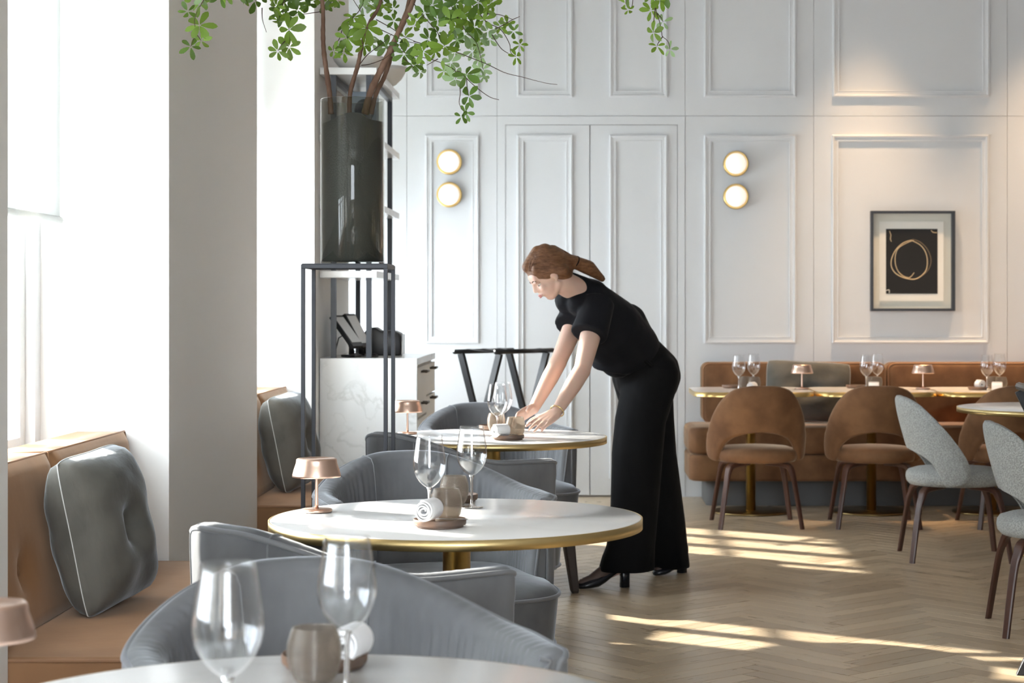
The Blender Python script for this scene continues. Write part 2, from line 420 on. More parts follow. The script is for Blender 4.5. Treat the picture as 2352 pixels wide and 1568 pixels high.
# left wall: pillars and window niches
niches = [(-2.3, -.55), (.95, 2.72), (4.32, 6.0), (7.62, 9.24), (10.6, 12.5)]
WB, WT = .80, 3.55
wl = struct('wall_left')
edges = [YN]+[e for n in niches for e in n]+[YB]
g = G()
prev = YN
for a, b_ in niches:
    if a > prev: g.box(XW-.3, XP, prev, a, 0, CEIL)
    prev = b_
g.build('pillar', M['pillar'], wl)
g = G()
for a, b_ in niches:
    g.box(XW-.3, XW, a, b_, 0, WB); g.box(XW-.3, XW, a, b_, WT, CEIL)
    g.box(XW-.3, XW, a, a+.06, WB, WT); g.box(XW-.3, XW, b_-.06, b_, WB, WT)
g.build('window_wall', M['white'], wl)
for i, (a, b_) in enumerate(niches):
    w = struct('window_%d' % (i+1))
    a2, b2 = a+.06, b_-.06; x0, x1 = XW-.17, XW-.03
    g = G(); t = .055
    g.box(x0, x1, a2, a2+t, WB, WT); g.box(x0, x1, b2-t, b2, WB, WT); g.box(x0, x1, a2+t, b2-t, WB, WB+t); g.box(x0, x1, a2+t, b2-t, WT-t, WT)
    g.build('window_frame', M['frame_white'], w, bevel=.004)
    nb = 4; step = (b2-a2-t)/nb
    g = G()
    for k in range(1, nb):
        yc = a2+t/2+k*step; tw = .035 if k % 2 else .05
        g.box(x0+.03, x1-.03, yc-tw, yc+tw, WB+t, WT-t)
    for zc in (1.42, 2.2, 2.9):
        g.box(x0+.05, x1-.05, a2+t, b2-t, zc-.012, zc+.012)
    g.build('glazing_bars', M['frame_white'], w, bevel=.003)
    box('pane', M['glass'], (XW-.108, XW-.104, a2+t, b2-t, WB+t, WT-t), w)
    box('window_sill', M['frame_white'], (XW-.02, XW+.03, a+.002, b_-.002, WB-.03, WB), w, bevel=.004)
    # sky portal just outside
    ld = bpy.data.lights.new('window_sky_portal', 'AREA'); ld.shape = 'RECTANGLE'; ld.size = WT-WB; ld.size_y = b2-a2
    ld.cycles.is_portal = True
    lo_ = bpy.data.objects.new('window_sky_portal', ld); COL.objects.link(lo_)
    lo_.location = (XW-.2, (a2+b2)/2, (WB+WT)/2); lo_.rotation_euler = (0, -PI/2, 0)
for x in (.4,):
    ld = bpy.data.lights.new('window_sky_portal', 'AREA'); ld.shape = 'RECTANGLE'; ld.size = 2.0; ld.size_y = 3.0; ld.cycles.is_portal = True
    lo_ = bpy.data.objects.new('window_sky_portal', ld); COL.objects.link(lo_)
    lo_.location = (x, YN-.22, 2.1); lo_.rotation_euler = (PI/2, 0, 0)
# roller blinds
TOPB = 3.56
BL = ['white roller blind in the second window from the camera side', 'white roller blind in the leftmost window seen beside the large pillar',
      'white roller blind in the window behind the large grey pillar', 'white roller blind in the last window by the back wall', 'white roller blind behind the camera']
for i, (a, b_) in enumerate(niches[1:]):
    bo = (1.53, 1.53, 2.05, 1.66)[i]; t = thing('roller_blind', BL[i], 'blind', (XW+.075, (a+b_)/2, bo))
    ln = (b_-a)/2-.055
    g = G(); n = 24
    ring = lambda x, y: [(x-.0008, y, 0), (x-.0008, y, TOPB-bo), (x+.0008, y, TOPB-bo), (x+.0008, y, 0)]
    g.loft([ring(.004*math.sin(k*.9)*(k/n)**2, -ln+2*ln*k/n) for k in range(n+1)])
    g.build('blind_fabric', M['blind'], t)
    G().tube([(0, -ln, 0), (0, ln, 0)], .013, 10).build('hem_bar', M['blind'], t)
    G().tube([(0, -ln, TOPB-bo), (0, ln, TOPB-bo)], .03, 12).build('roller_tube', M['frame_white'], t)
    G().tube([(0, ln+.006, TOPB-bo), (0, ln+.006, .35)], .0012, 5).build('pull_cord', M['frame_white'], t)

# ---- back wall
wb = struct('wall_back')
box('wall_base', M['seam'], (XW-.3, XR+.2, YB, YB+.2, -.02, CEIL), wb)
K = YB/F
def bx_(px): return (px-CX)*K
def bz_(py): return H-(py-CY)*K
dl, dr = 1142, 1573
zs = bz_(267); TH = .02
cols = [bx_(-2900/5*0+770), bx_(935), bx_(dl), bx_(dr), bx_(1868), bx_(2312), bx_(2760), bx_(3100), XR]
cols[0] = XW
def board(x0, x1, z0, z1):
    box('wall_board', M['panel'], (x0+.0012, x1-.0012, YB-TH, YB, z0+.0012, z1-.0012), wb)
for i in range(len(cols)-1):
    board(cols[i], cols[i+1], zs, CEIL)
    if i != 2: board(cols[i], cols[i+1], 0, zs)
def moulding(px0, px1, py0, py1, parent, y=YB-TH, w=.043):
    x0, x1 = bx_(px0), bx_(px1); z0, z1 = bz_(py1), bz_(py0)
    if py0 < -400: z1 = CEIL-.25
    g = G(); prof = [(0, 0), (0, .016), (.003, .019), (.012, .019), (.016, .013), (.034, .011), (.038, .013), (w, .012), (w, 0)]
    rings = [[(x0+o, y-h, z0+o), (x1-o, y-h, z0+o), (x1-o, y-h, z1-o), (x0+o, y-h, z1-o)] for o, h in prof]
    g.loft(rings, (False, False), smooth=False)
    return g.build('panel_moulding', M['panel'], parent)
UP = -999
for p0, p1 in ((978, 1100), (1188, 1315), (1400, 1532), (1617, 1827), (1912, 2270), (2356, 2712), (2800, 3060)):
    moulding(p0, p1, UP, 224, wb)
for p0, p1 in ((978, 1100), (1617, 1827), (1910, 2268), (2356, 2712), (2800, 3060)):
    moulding(p0, p1, 311, 788, wb)
box('skirting_strip', M['panel'], (bx_(780), bx_(dl), YB-TH-.008, YB-TH, 0, .045), wb)
# double door set flush in the panelling
dr_ = struct('door_1')
g = G()
zt = bz_(287); a, b_ = bx_(1161), bx_(1556)
g.box(bx_(dl)+.0015, a, YB-TH-.004, YB, 0, zs-.0015); g.box(b_, bx_(dr)-.0015, YB-TH-.004, YB, 0, zs-.0015); g.box(a, b_, YB-TH-.004, YB, zt, zs-.0015)
g.build('door_frame', M['panel'], dr_)
mid = bx_(1355)
for (x0, x1, q0, q1) in ((a, mid, 1188, 1315), (mid, b_, 1400, 1532)):
    lf = box('door_leaf', M['panel'], (x0+.003, x1-.003, YB-TH-.002, YB-.002, .012, zt-.003), dr_, bevel=.001)
    moulding(q0, q1, 311, 1098, lf, YB-TH-.002)

# downlights that graze the back wall
for k, (x, lab) in enumerate(((1.86, 'recessed ceiling spotlight above the framed picture'), (3.02, 'recessed ceiling spotlight right of the framed picture'), (4.0, 'recessed ceiling spotlight near the right end of the back wall'))):
    t = thing('ceiling_spotlight', lab, 'spotlight', (x, YB-.52, CEIL-.001), 0)
    G().lathe([(.052, 0), (.052, -.012), (.040, -.012), (.036, -.001), (0, -.001)], 24).build('trim_ring', M['frame_white'], t)
    G().lathe([(.034, -.0015), (.034, -.004), (0, -.004)], 20).build('lens', M['opal'], t)
    sp = bpy.data.lights.new('spot_beam', 'SPOT'); sp.energy = 190; sp.spot_size = math.radians(50); sp.spot_blend = 1.0; sp.color = (1, .66, .36); sp.shadow_soft_size = .06
    so = bpy.data.objects.new('spot_beam', sp); COL.objects.link(so); so.parent = t; so.location = (0, 0, -.02); so.rotation_euler = (0, 0, 0)

# ================================================================ WALL LIGHTS, PICTURE
def sconce(px, py, label):
    x, z = bx_(px), bz_(py)
    t = thing('wall_light', label, 'wall light', (x, YB-TH, z), 0, 'round brass wall lights')
    r = .0835
    def lz(prof, nm, m):
        g = G(); g.lathe(prof, 36); g.v = [(v[0], -v[2], v[1]) for v in g.v]
        return g.build(nm, m, t)
    lz([(r, 0), (r, .042), (r-.003, .045), (r-.014, .045), (r-.014, .02), (0, .02)], 'brass_ring', M['brass'])
    lz([(r-.0145, .021), (r-.0145, .048), (r-.017, .058), (r-.026, .066), (r-.040, .071), (0, .073)], 'opal_diffuser', M['opal'])
    return t
sconce(1033, 373, 'upper round opal wall light with brass rim, left of the double door')
sconce(1033, 448, 'lower round opal wall light with brass rim, left of the double door')
sconce(1689, 377, 'upper round opal wall light with brass rim, right of the double door')
sconce(1689, 452, 'lower round opal wall light with brass rim, right of the double door')

t = thing('framed_picture', 'framed picture of ochre ring strokes on black, hung on the panelled wall', 'picture', (0, 0, 0))
y0 = YB-TH
def pr(px0, px1, py0, py1, ya, yb): return (bx_(px0), bx_(px1), ya, yb, bz_(py1), bz_(py0))
g = G(); o_ = (1997, 2190, 485, 714); i_ = (2003, 2182, 491, 708)
g.box(*pr(o_[0], i_[0], o_[2], o_[3], y0-.045, y0)); g.box(*pr(i_[1], o_[1], o_[2], o_[3], y0-.045, y0))
g.box(*pr(i_[0], i_[1], o_[2], i_[2], y0-.045, y0)); g.box(*pr(i_[0], i_[1], i_[3], o_[3], y0-.045, y0))
g.build('picture_frame', M['frame_black'], t, bevel=.0015)
box('mat_board', M['mat_board'], pr(2003, 2182, 491, 708, y0-.012, y0-.001), t)
box('paper', M['paper'], pr(2018, 2165, 509, 691, y0-.018, y0-.012), t)
pk = box('black_print', M['ink'], pr(2032.7, 2151, 526, 674.5, y0-.0195, y0-.018), t)
def cp(u, v): return (bx_(1970+u/6.03), y0-.0195, bz_(470+v/6.03))
def catmull(pts, n=8, closed=False):
    pts = [Vector(p) for p in pts]; out = []; N = len(pts)
    for i in range(N if closed else N-1):
        p0 = pts[i-1] if (i > 0 or closed) else pts[0]; p1 = pts[i]; p2 = pts[(i+1) % N]; p3 = pts[(i+2) % N] if (i+2 < N or closed) else pts[-1]
        for k in range(n):
            s_ = k/n
            out.append(.5*((2*p1)+(p2-p0)*s_+(2*p0-5*p1+4*p2-p3)*s_*s_+(3*p1-p0-3*p2+p3)*s_**3))
    if not closed: out.append(pts[-1])
    return out
def stroke(pts, r, m, nm='ring_stroke'):
    P_ = catmull([cp(*p) for p in pts]); n = len(P_)
    g = G(); g.tube(P_, [r*(.65+.35*math.sin(PI*min(1, i/n*1.0)))for i in range(n)], 6); g.v = [(v[0], y0-.0195+(v[1]-(y0-.0195))*.25, v[2]) for v in g.v]
    g.build(nm, m, pk)
stroke([(735, 492), (620, 530), (520, 620), (460, 740), (452, 850), (500, 940), (590, 1000), (700, 1030), (790, 1030), (870, 985), (935, 900), (950, 770), (920, 650), (850, 560), (740, 500)], .0042, M['ring'])
stroke([(760, 495), (650, 540), (550, 605), (510, 700), (508, 820), (545, 920), (610, 985), (690, 1012), (735, 985), (768, 940)], .0036, M['ring'])
stroke([(740, 480), (850, 520), (950, 620), (1000, 760), (975, 880), (900, 970), (800, 1030)], .0034, M['ringdim'])
stroke([(425, 365), (445, 420), (440, 480), (455, 515)], .0032, M['ring'], 'corner_mark')
stroke([(1000, 355), (1030, 385), (1085, 390)], .0036, M['ring'], 'corner_mark')
stroke([(378, 1190), (420, 1180), (425, 1225)], .003, M['paper'], 'corner_mark')

# ================================================================ BENCHES
def cushion_slab(g, L, D, Z, r=.03, n=6):
    pass
def rbox(name, m, x0, x1, y0, y1, z0, z1, parent, bev=.025, sub=False, **k):
    return box(name, m, (x0, x1, y0, y1, z0, z1), parent, bevel=bev, bseg=4, **k)
def smooth_obj(o):
    o.data.polygons.foreach_set('use_smooth', [True]*len(o.data.polygons)); return o
def loop_pipe(pts, parent, m, r=.005):
    return G().tube(pts, r, 6, closed=True).build('piping', m, parent)
def niche_bench(ya, yb, ysplit, label):
    t = thing('banquette', label, 'bench', (0, 0, 0))
    xf, xb = -.985, XW+.03
    rbox('plinth', M['tan_pipe'], xb+.02, xf-.05, ya+.02, yb-.02, 0, .10, t, .005)
    smooth_obj(rbox('seat_base', M['tan'], xb+.01, xf-.006, ya+.004, yb-.006, .10, .34, t, .015))
    st = smooth_obj(rbox('seat_cushion', M['tan'], -1.42, xf, ya, yb-.004, .342, .458, t, .022))
    q = .012
    loop_pipe([(-1.42+q, ya+.002, .452), (xf-q, ya+.002, .452), (xf-.002, ya+q, .452), (xf-.002, yb-q, .452), (xf-q, yb-.006, .452), (-1.42, yb-.006, .452)], st, M['tan_pipe'], .0045)
    loop_pipe([(-1.42+q, ya+.002, .348), (xf-q, ya+.002, .348), (xf-.002, ya+q, .348), (xf-.002, yb-q, .348), (xf-q, yb-.006, .348), (-1.42, yb-.006, .348)], st, M['tan_pipe'], .0045)
    for y0_, y1_ in ((ya, ysplit), (ysplit, yb-.004)):
        # back cushion leaning a little, with piped edges and one button
        prof = []
        g = G(); NY, NZ = 22, 14; z0, z1 = .46, .865
        yc, zc = (y0_+y1_)/2, .60
        def fx(y, z):
            u = (z-z0)/(z1-z0); e = min(1, (y-y0_)/.05, (y1_-y)/.05, (z1-z)/.04+.25, 1); puff = .028*max(e, 0)**.5
            d = math.hypot((y-yc), (z-zc)); dim = .03*math.exp(-(d/.045)**2)
            return -1.372-.068*u+puff-dim-.02
        rows = []
        for i in range(NZ+1):
            z = z0+(z1-z0)*i/NZ
            rows.append([(fx(y0_+.002+(y1_-y0_-.004)*j/NY, z), y0_+.002+(y1_-y0_-.004)*j/NY, z) for j in range(NY+1)])
        back = [[(XW+.12-.0*i, p[1], p[2]+.0) for p in rows[i]] for i in range(NZ+1)]
        rings = []
        for i in range(NZ+1): rings.append(rows[i]+back[i][::-1])
        g.loft(rings)
        bc = g.build('back_cushion', M['tan'], t)
        x = lambda z: -1.392-.068*(z-z0)/(z1-z0)
        loop_pipe([(x(z0)+.008, y0_+.004, z0+.01), (x(.8)+.008, y0_+.004, .8), (x(z1)+.008, y0_+.006, z1), (x(z1)+.008, y1_-.006, z1), (x(.8)+.008, y1_-.004, .8), (x(z0)+.008, y1_-.004, z0+.01)], bc, M['tan_pipe'], .0045)
        G().ell((fx(yc, zc)+.004, yc, zc), (.006, .014, .014)).build('button', M['tan_pipe'], bc)
    return t
niche_bench(4.325, 5.996, 5.12, 'tan velvet window bench at left, holding the large grey pillow')
niche_bench(7.624, 9.236, 8.42, 'tan velvet window bench partly hidden behind the large grey pillar')

# far banquette against the back wall
t = thing('banquette', 'long caramel velvet banquette along the panelled back wall', 'bench', (0, 0, 0))
XA = .655; XE = 4.4
out = []
def roundrect(x0, x1, y0, y1, r, rr=None, n=6):
    pts = []
    for cx, cy, a0 in ((x1-r, y0+r, -90), (x1-r, y1-r, 0), (x0+r, y1-r, 90), (x0+r, y0+r, 180)):
        for k in range(n+1):
            a = math.radians(a0+90*k/n); pts.append((cx+r*math.cos(a), cy+r*math.sin(a)))
    return pts
g = G()
def slab(g, x0, x1, y0, y1, z0, z1, r, e):
    for zz, d in ((0, 0),): pass
    rings = []
    for z, o in ((z0, e), (z0+e*.3, e*.3), (z0+e, 0), (z1-e, 0), (z1-e*.3, e*.3), (z1, e)):
        rings.append([(x, y, z) for x, y in roundrect(x0+o, x1-o, y0+o, y1-o, r)])
    g.loft(rings)
slab(g, XA, XE, 11.72, 12.35, .172, .335, .08, .02); g.build('seat_base', M['brown'], t)
g = G(); slab(g, XA-.003, XE, 11.715, 12.36, .338, .505, .08, .03); g.build('seat_cushion', M['brown'], t)
g = G(); slab(g, XA+.12, XE-.1, 11.93, 12.45, 0, .171, .06, .003); g.build('plinth', M['greyplinth'], t)
xb = bx_(1612)*.985; wdt = 1.20
for k in range(3):
    x0 = xb+k*(wdt+.004); g = G()
    y0b, y1b = 12.30, 12.477
    rings = []
    e = .03
    for y, o in ((y1b, 0), (y0b+e, 0), (y0b+e*.3, e*.3), (y0b, e)):
        rings.append([(x, y, z) for x, z in roundrect(x0+o, x0+wdt-o, .50, .892-o, .05)])
    g.loft(rings); bc = g.build('back_cushion', M['brown'], t)
    loop_pipe([(x, y0b+.01, z) for x, z in roundrect(x0+.008, x0+wdt-.008, .5, .884, .045)], bc, M['tan_pipe'], .005)

# ---- pillows
def pillow(name, S, T, m, parent, seam=True, dimple=.6):
    g = G(); N = 26; rows_f = []; rows_b = []
    def pt(u, v, s_):
        rc = 1-.075*(abs(u)*abs(v))**4; eu = (1-.045*(1-v*v))*rc; ev = (1-.045*(1-u*u))*rc
        x = u*S/2*eu; y = v*S/2*ev
        h = max(0, (1-abs(u)**3.2)*(1-abs(v)**3.2))**.5
        w = 1-dimple*math.exp(-((u*u+v*v)/.055)); wr = .010*math.sin(7*u+3*v)*h+.008*math.sin(11*v-4*u)*h
        return (x, y, s_*(T/2*h*w+wr*.35+.0005))
    vs = []; fs = []
    for s_ in (1, -1):
        b = len(vs)
        for i in range(N+1):
            for j in range(N+1): vs.append(pt(-1+2*i/N, -1+2*j/N, s_))
        for i in range(N):
            for j in range(N):
                a, b2, c, d = b+i*(N+1)+j, b+(i+1)*(N+1)+j, b+(i+1)*(N+1)+j+1, b+i*(N+1)+j+1
                fs.append((a, b2, c, d) if s_ > 0 else (a, d, c, b2))
    g.add(vs, fs)
    o = g.build(name, m, parent)
    if seam:
        pts = []
        for i in range(N): pts.append(pt(-1+2*i/N, -1, 0))
        for i in range(N): pts.append(pt(1, -1+2*i/N, 0))
        for i in range(N): pts.append(pt(1-2*i/N, 1, 0))
        for i in range(N): pts.append(pt(-1, 1-2*i/N, 0))
        G().tube(pts, .0016, 5, closed=True).build('seam', M['thread'], o)
    for s_ in (1, -1):
        G().ell((0, 0, s_*T/2*(1-dimple)), (.013, .013, .006)).build('button', m, o)
    return o
def niche_pillow(dy, label):
    t = thing('pillow', label, 'pillow', (-1.284, 5.06+dy, .670))
    o = pillow('pillow_cover', .43, .20, M['velvet_cushion'], t)
    w = Vector((.14, .99, .05)).normalized(); up = Vector((-.20, -.06, 1)); up = (up-w*up.dot(w)).normalized(); n = w.cross(up)
    R = Matrix((w, up, n)).transposed(); o.rotation_euler = R.to_euler()
    return t
niche_pillow(0, 'large grey velvet pillow with pale seam on the left window bench')
niche_pillow(3.24, 'grey velvet pillow on the window bench behind the large pillar')
t = thing('pillow', 'dark grey velvet pillow leaning on the long back-wall banquette', 'pillow', (1.445, 12.18, .710))
o = pillow('pillow_cover', .50, .13, M['velvet_cushion'], t); o.scale = (1.12, .80, 1); o.rotation_euler = (math.radians(78), math.radians(3), 0)
# ================================================================ VELVET TUB CHAIRS (front = local -y)
def ucurve(n=400):
    """centre line of the shell from left arm front round the back to the right arm front"""
    w, yf, yk, ry = .312, -.17, .0, .335; pts = []
    for i in range(n+1):
        s_ = i/n*2-1; a = abs(s_); sg = 1 if s_ > 0 else -1
        la = .17; le = .54; tot = la+le; d = a*tot
        if d > le: x, y = w, yk-(d-le)
        else:
            q = d/le*PI/2; x, y = w*math.sin(q), yk+ry*math.cos(q)
        pts.append((Vector((sg*x, y)), s_, tot*s_))
    return pts
def top_h(s_):
    a = abs(s_)
    return .806-.090*smooth((a-.08)/.60)-.010*a
def make_tub(front=True):
    t = empty('tub_chair')
    U = ucurve(); n = len(U); rings = []; edge_o = []; TK = .072; seam_l = {}
    for i, (p, s_, ar) in enumerate(U):
        a = U[max(i-1, 0)][0]; b = U[min(i+1, n-1)][0]; tg = (b-a).normalized(); nr = Vector((-tg.y, tg.x))
        if nr.dot(p-Vector((0, -.02))) < 0: nr = -nr
        h = top_h(s_); ef = min(1, (1-abs(s_))/.05); ef = math.sqrt(max(0, 1-(1-ef)**2)); tk = TK*(.45+.55*ef)
        rip = math.sin(ar*2*PI/.026+1.3*math.sin(ar*17))*.6+.4*math.sin(ar*2*PI/.041)
        dec = smooth((abs(ar)-.13)/.10)*.95+.05
        R_ = []
        # outer bottom -> outer top -> rounded -> inner top -> inner bottom
        hh = h-(.012*(1-ef))
        prof = [(-.010, .285, 0), (.000, .30, 0), (.008, .45, 0), (.012, .62, 0), (tk/2*0+.016, hh-.055, 0)]
        for o_, z, _ in prof: R_.append((tk/2-.016+o_, z))
        R_ += [(tk/2, hh-.022), (tk/2-.006, hh-.006), (tk/2-.020, hh+.001)]
        r1 = .0034*rip*dec
        R_ += [(tk/2-.038, hh-.000+r1*.1), (-tk/2+.014, hh-.006+r1*.6), (-tk/2+.003, hh-.024+r1*.5), (-tk/2-.004+r1*1.2, hh-.06), (-tk/2-.010+r1, hh-.11), (-tk/2-.016+r1*.6, hh-.17), (-tk/2-.020, .48), (-tk/2-.022, .40), (-tk/2+.01, .285)]
        rings.append([(p.x+nr.x*o_, p.y+nr.y*o_, z) for o_, z in R_])
        edge_o.append(Vector((p.x+nr.x*(tk/2-.004), p.y+nr.y*(tk/2-.004), hh-.010)))
    g = G(); g.loft(rings); sh = g.build('backrest', M['velvet'], t)
    # piping round the outer top edge and down the arm fronts
    path = [Vector((edge_o[0].x+.012, edge_o[0].y-.004, z)) for z in (.30, .5, .64)]+edge_o+[Vector((edge_o[-1].x-.012, edge_o[-1].y-.004, z)) for z in (.64, .5, .30)]
    G().tube(path, .0062, 8).build('piping', M['velvet_pipe'], t)
    path = []
    for (q, sg) in ((rings[0], 1), (rings[-1], -1)):
        pp = [Vector(v)+Vector((0, -.002, 0)) for v in q[8:16]]
        G().tube(pp, .005, 6).build('piping', M['velvet_pipe'], t)
    # stitched seams over the back, inside and outside
    for s0 in (-.21, .21):
        i = min(range(n), key=lambda k: abs(U[k][1]-s0))
        c = Vector((U[i][0].x, U[i][0].y, .6)); pts = []
        for v in rings[i]:
            v = Vector(v); d = (v-Vector((c.x, c.y, v.z))); d = (d.normalized()*.0012 if d.length > .01 else Vector((0, 0, 0)))+Vector((0, 0, .0008 if v.z > .7 else 0)); pts.append(v+d)
        G().tube(pts, .0018, 5).build('seam', M['velvet_pipe'], t)
    # seat with boxed skirt
    g = G(); sc_y, rx_, ry_, ee = (-.105, .322, .355, 3.4) if front else (-.050, .312, .295, 2.8); out = superell(rx_, ry_, 64, ee, 0, sc_y)
    def ring(sc, z, dz=0): return [(x*sc, (y-sc_y)*sc+sc_y, z) for x, y in out]
    g.loft([ring(.93, .285), ring(.955, .30), ring(.985, .42), ring(.99, .437), ring(.982, .446), ring(.93, .462), ring(.78, .476), ring(.5, .484), ring(.15, .487)])
    g.build('seat', M['velvet'], t)
    G().tube([(x*.996, (y-sc_y)*.996+sc_y, .440) for x, y in out], .0058, 7, closed=True).build('piping', M['velvet_pipe'], t)
    G().tube([(x*.962, (y-sc_y)*.962+sc_y, .298) for x, y in out], .0045, 6, closed=True).build('piping', M['velvet_pipe'], t)
    for sx in (-1, 1):
        for yy, sy in ((-.345 if front else -.09, -1), (.17, 1)):
            g = G(); rr = []
            for k, z in enumerate((.284, .14, .012, .0)):
                q = (1-z/.284); w = .027-.010*q-(.004 if k == 3 else 0); cx = sx*(.235+.03*q); cy = yy+sy*.03*q
                rr.append([(cx+dx*w, cy+dy*w, z) for dx, dy in ((-1, -.7), (-.7, -1), (.7, -1), (1, -.7), (1, .7), (.7, 1), (-.7, 1), (-1, .7))])
            g.loft(rr, smooth=False); g.build('leg', M['darkleg'], t)
    return t
tub = make_tub(); tub_b = make_tub(False)
TUBS = [(-.402, 3.12, 20, 'grey velvet tub chair nearest the camera, its pleated inside facing the front table'),
        (-.455, 5.64, 18, 'grey velvet tub chair behind the middle table, facing the camera'),
        (-.40, 8.60, 17, 'grey velvet tub chair behind the far table by the black folding stand'),
        (-.497, 4.19, 133, 'grey velvet tub chair seen from outside, tucked under the middle table'),
        (-.445, 7.05, 131, 'dark-looking grey velvet tub chair seen from outside, tucked under the far round table')]
for i, (x, y, a, lab) in enumerate(TUBS):
    c = (tub, None, None, tub_b, None)[i] or copy_tree(tub if i < 3 else tub_b)
    place(c, x, y, 0, math.radians(a)); tag(c, lab, 'chair', 'grey velvet tub chairs')

# ================================================================ ROUND MARBLE TABLES
def round_table(x, y, r, label):
    t = thing('round_table', label, 'table', (x, y, 0), 0, 'round marble tables')
    G().lathe([(0, .7225), (r-.0035, .7225), (r-.0035, .7445), (r-.006, .7465), (0, .7465)], 96).build('tabletop', M['tabletop'], t)
    G().lathe([(r-.003, .7205), (r, .7205), (r, .7455), (r-.003, .7455), (r-.003, .7205)], 96).build('brass_edge', M['brass_edge'], t)
    G().lathe([(0, .012), (.034, .012), (.034, .715), (.12, .718), (.12, .7224), (0, .7224)], 32).build('pedestal', M['brass'], t)
    G().lathe([(0, 0), (.235, 0), (.24, .004), (.24, .009), (.235, .013), (0, .013)], 48).build('table_base', M['brass_dark'], t)
    return t
TZ = .7467
T1 = (-.357, 2.362); T2 = (-.31, 4.63); T3 = (-.362, 7.485); T4 = (2.41, 9.62)
round_table(*T1, .455, 'round white marble table in the foreground, cut by the lower edge')
round_table(*T2, .455, 'round white marble table with brass edge in the middle of the room')
round_table(*T3, .455, 'round white marble table beneath the hands of the woman in black')
round_table(*T4, .505, 'round marble table at the right edge beside the grey boucle chairs')

# ================================================================ TABLEWARE
def make_lamp():
    t = empty('table_lamp')
    G().lathe([(0, 0), (.037, 0), (.039, .002), (.039, .006), (.037, .0085), (.008, .009), (0, .009)], 40).build('lamp_base', M['copper'], t)
    G().lathe([(.0052, .009), (.0045, .02), (.0032, .10), (.0035, .112)], 16).build('stem', M['copper'], t)
    G().lathe([(.0598, .088), (.0608, .089), (.0600, .094), (.0570, .106), (.0535, .116), (.0515, .122), (.0508, .128), (.0500, .132), (.0475, .1345), (.044, .1352), (.0425, .1345), (.041, .134), (0, .134),
               (0, .1325), (.047, .1325), (.0495, .128), (.050, .121), (.0555, .106), (.0590, .089)], 48).build('lamp_shade', M['copper'], t)
    return t
lamp = make_lamp()
def put_lamp(first, x, y, label, s=1.0, z=TZ):
    c = lamp if first else copy_tree(lamp); place(c, x, y, z, 0, s=s); return tag(c, label, 'lamp', 'copper table lamps')
put_lamp(True, -.668, 4.742, 'small rose-copper table lamp on the middle round table')
put_lamp(False, -.768, 2.44, 'rose-copper table lamp at the left edge on the foreground table', 1.0)
put_lamp(False, -.706, 7.60, 'small rose-copper table lamp on the far round table')

def make_wine():
    t = empty('wine_glass')
    prof = [(.0285, .208), (.0295, .200), (.0325, .178), (.0358, .156), (.0373, .142), (.0370, .132), (.0345, .119), (.0295, .107), (.0225, .096), (.0150, .0885), (.0085, .0835), (.004, .081)]
    prof = [(r*1.06, z) for r, z in prof]
    g = G(); g.lathe([(r-.0009, z) for r, z in prof[::-1]][:-1]+[(prof[0][0]-.0009, .2083), (prof[0][0], .2083)]+prof[1:]+[(0, .0805)], 40)
    g.build('bowl', M['wine'], t)
    G().lathe([(.0075, .083), (.0050, .076), (.0036, .064), (.0034, .03), (.0040, .012), (.0070, .0055), (.016, .0032), (.0295, .0018), (.0300, .0008), (.0295, 0), (0, 0)], 32).build('stem', M['stem'], t)
    return t
wine = make_wine(); wine_used = [False]
def put_wine(x, y, label, z=TZ, s=1.0, group='wine glasses'):
    c = wine if not wine_used[0] else copy_tree(wine); wine_used[0] = True
    place(c, x, y, z, 0, s=s); return tag(c, label, 'wine glass', group)
def make_tumbler():
    o_prof = [(.0, 0), (.020, 0), (.024, .002), (.0285, .009), (.0335, .020), (.0365, .033), (.0375, .045), (.0362, .058), (.0335, .068), (.0310, .0745), (.0300, .078)]
    def R(z):
        for (r0, z0), (r1, z1) in zip(o_prof[1:], o_prof[2:]):
            if z0 <= z <= z1: return r0+(r1-r0)*(z-z0)/(z1-z0)
        return .03
    prof = [(0, 0), (.020, 0), (.024, .002)]; n = 88
    for k in range(n+1):
        z = .004+.0735*k/n; prof.append((R(z)+.0008*math.sin(2*PI*z/.0031), z))
    prof += [(.0296, .0782), (.0286, .0775)]
    for k in range(20, -1, -1):
        z = .008+.069*k/20; prof.append((R(z)-.0022, z))
    prof += [(0, .007)]
    return tag(G().lathe(prof, 40).build('tumbler', M['tumbler']), None, 'tumbler')
tumb = make_tumbler(); tumb_used = [False]
def put_tumbler(x, y, label, z=TZ, s=1.0):
    c = tumb if not tumb_used[0] else tumb.copy()
    if tumb_used[0]: COL.objects.link(c)
    tumb_used[0] = True; place(c, x, y, z, random.random()*6, s=s); return tag(c, label, 'tumbler', 'smoked ribbed tumblers')
def make_saucer():
    prof = [(0, 0), (.052, 0), (.055, .001), (.0555, .003), (.053, .0045), (.060, .006), (.0615, .010), (.0618, .019), (.0605, .0205), (.0590, .019), (.0582, .0105), (.056, .0085), (0, .008)]
    return tag(G().lathe(prof, 48).build('saucer', M['saucer']), None, 'saucer')
sauc = make_saucer(); sauc_used = [False]
def put_saucer(x, y, label, z=TZ, s=1.0):
    c = sauc if not sauc_used[0] else sauc.copy()
    if sauc_used[0]: COL.objects.link(c)
    sauc_used[0] = True; place(c, x, y, z, 0, s=s); return tag(c, label, 'saucer', 'brown stoneware saucers')
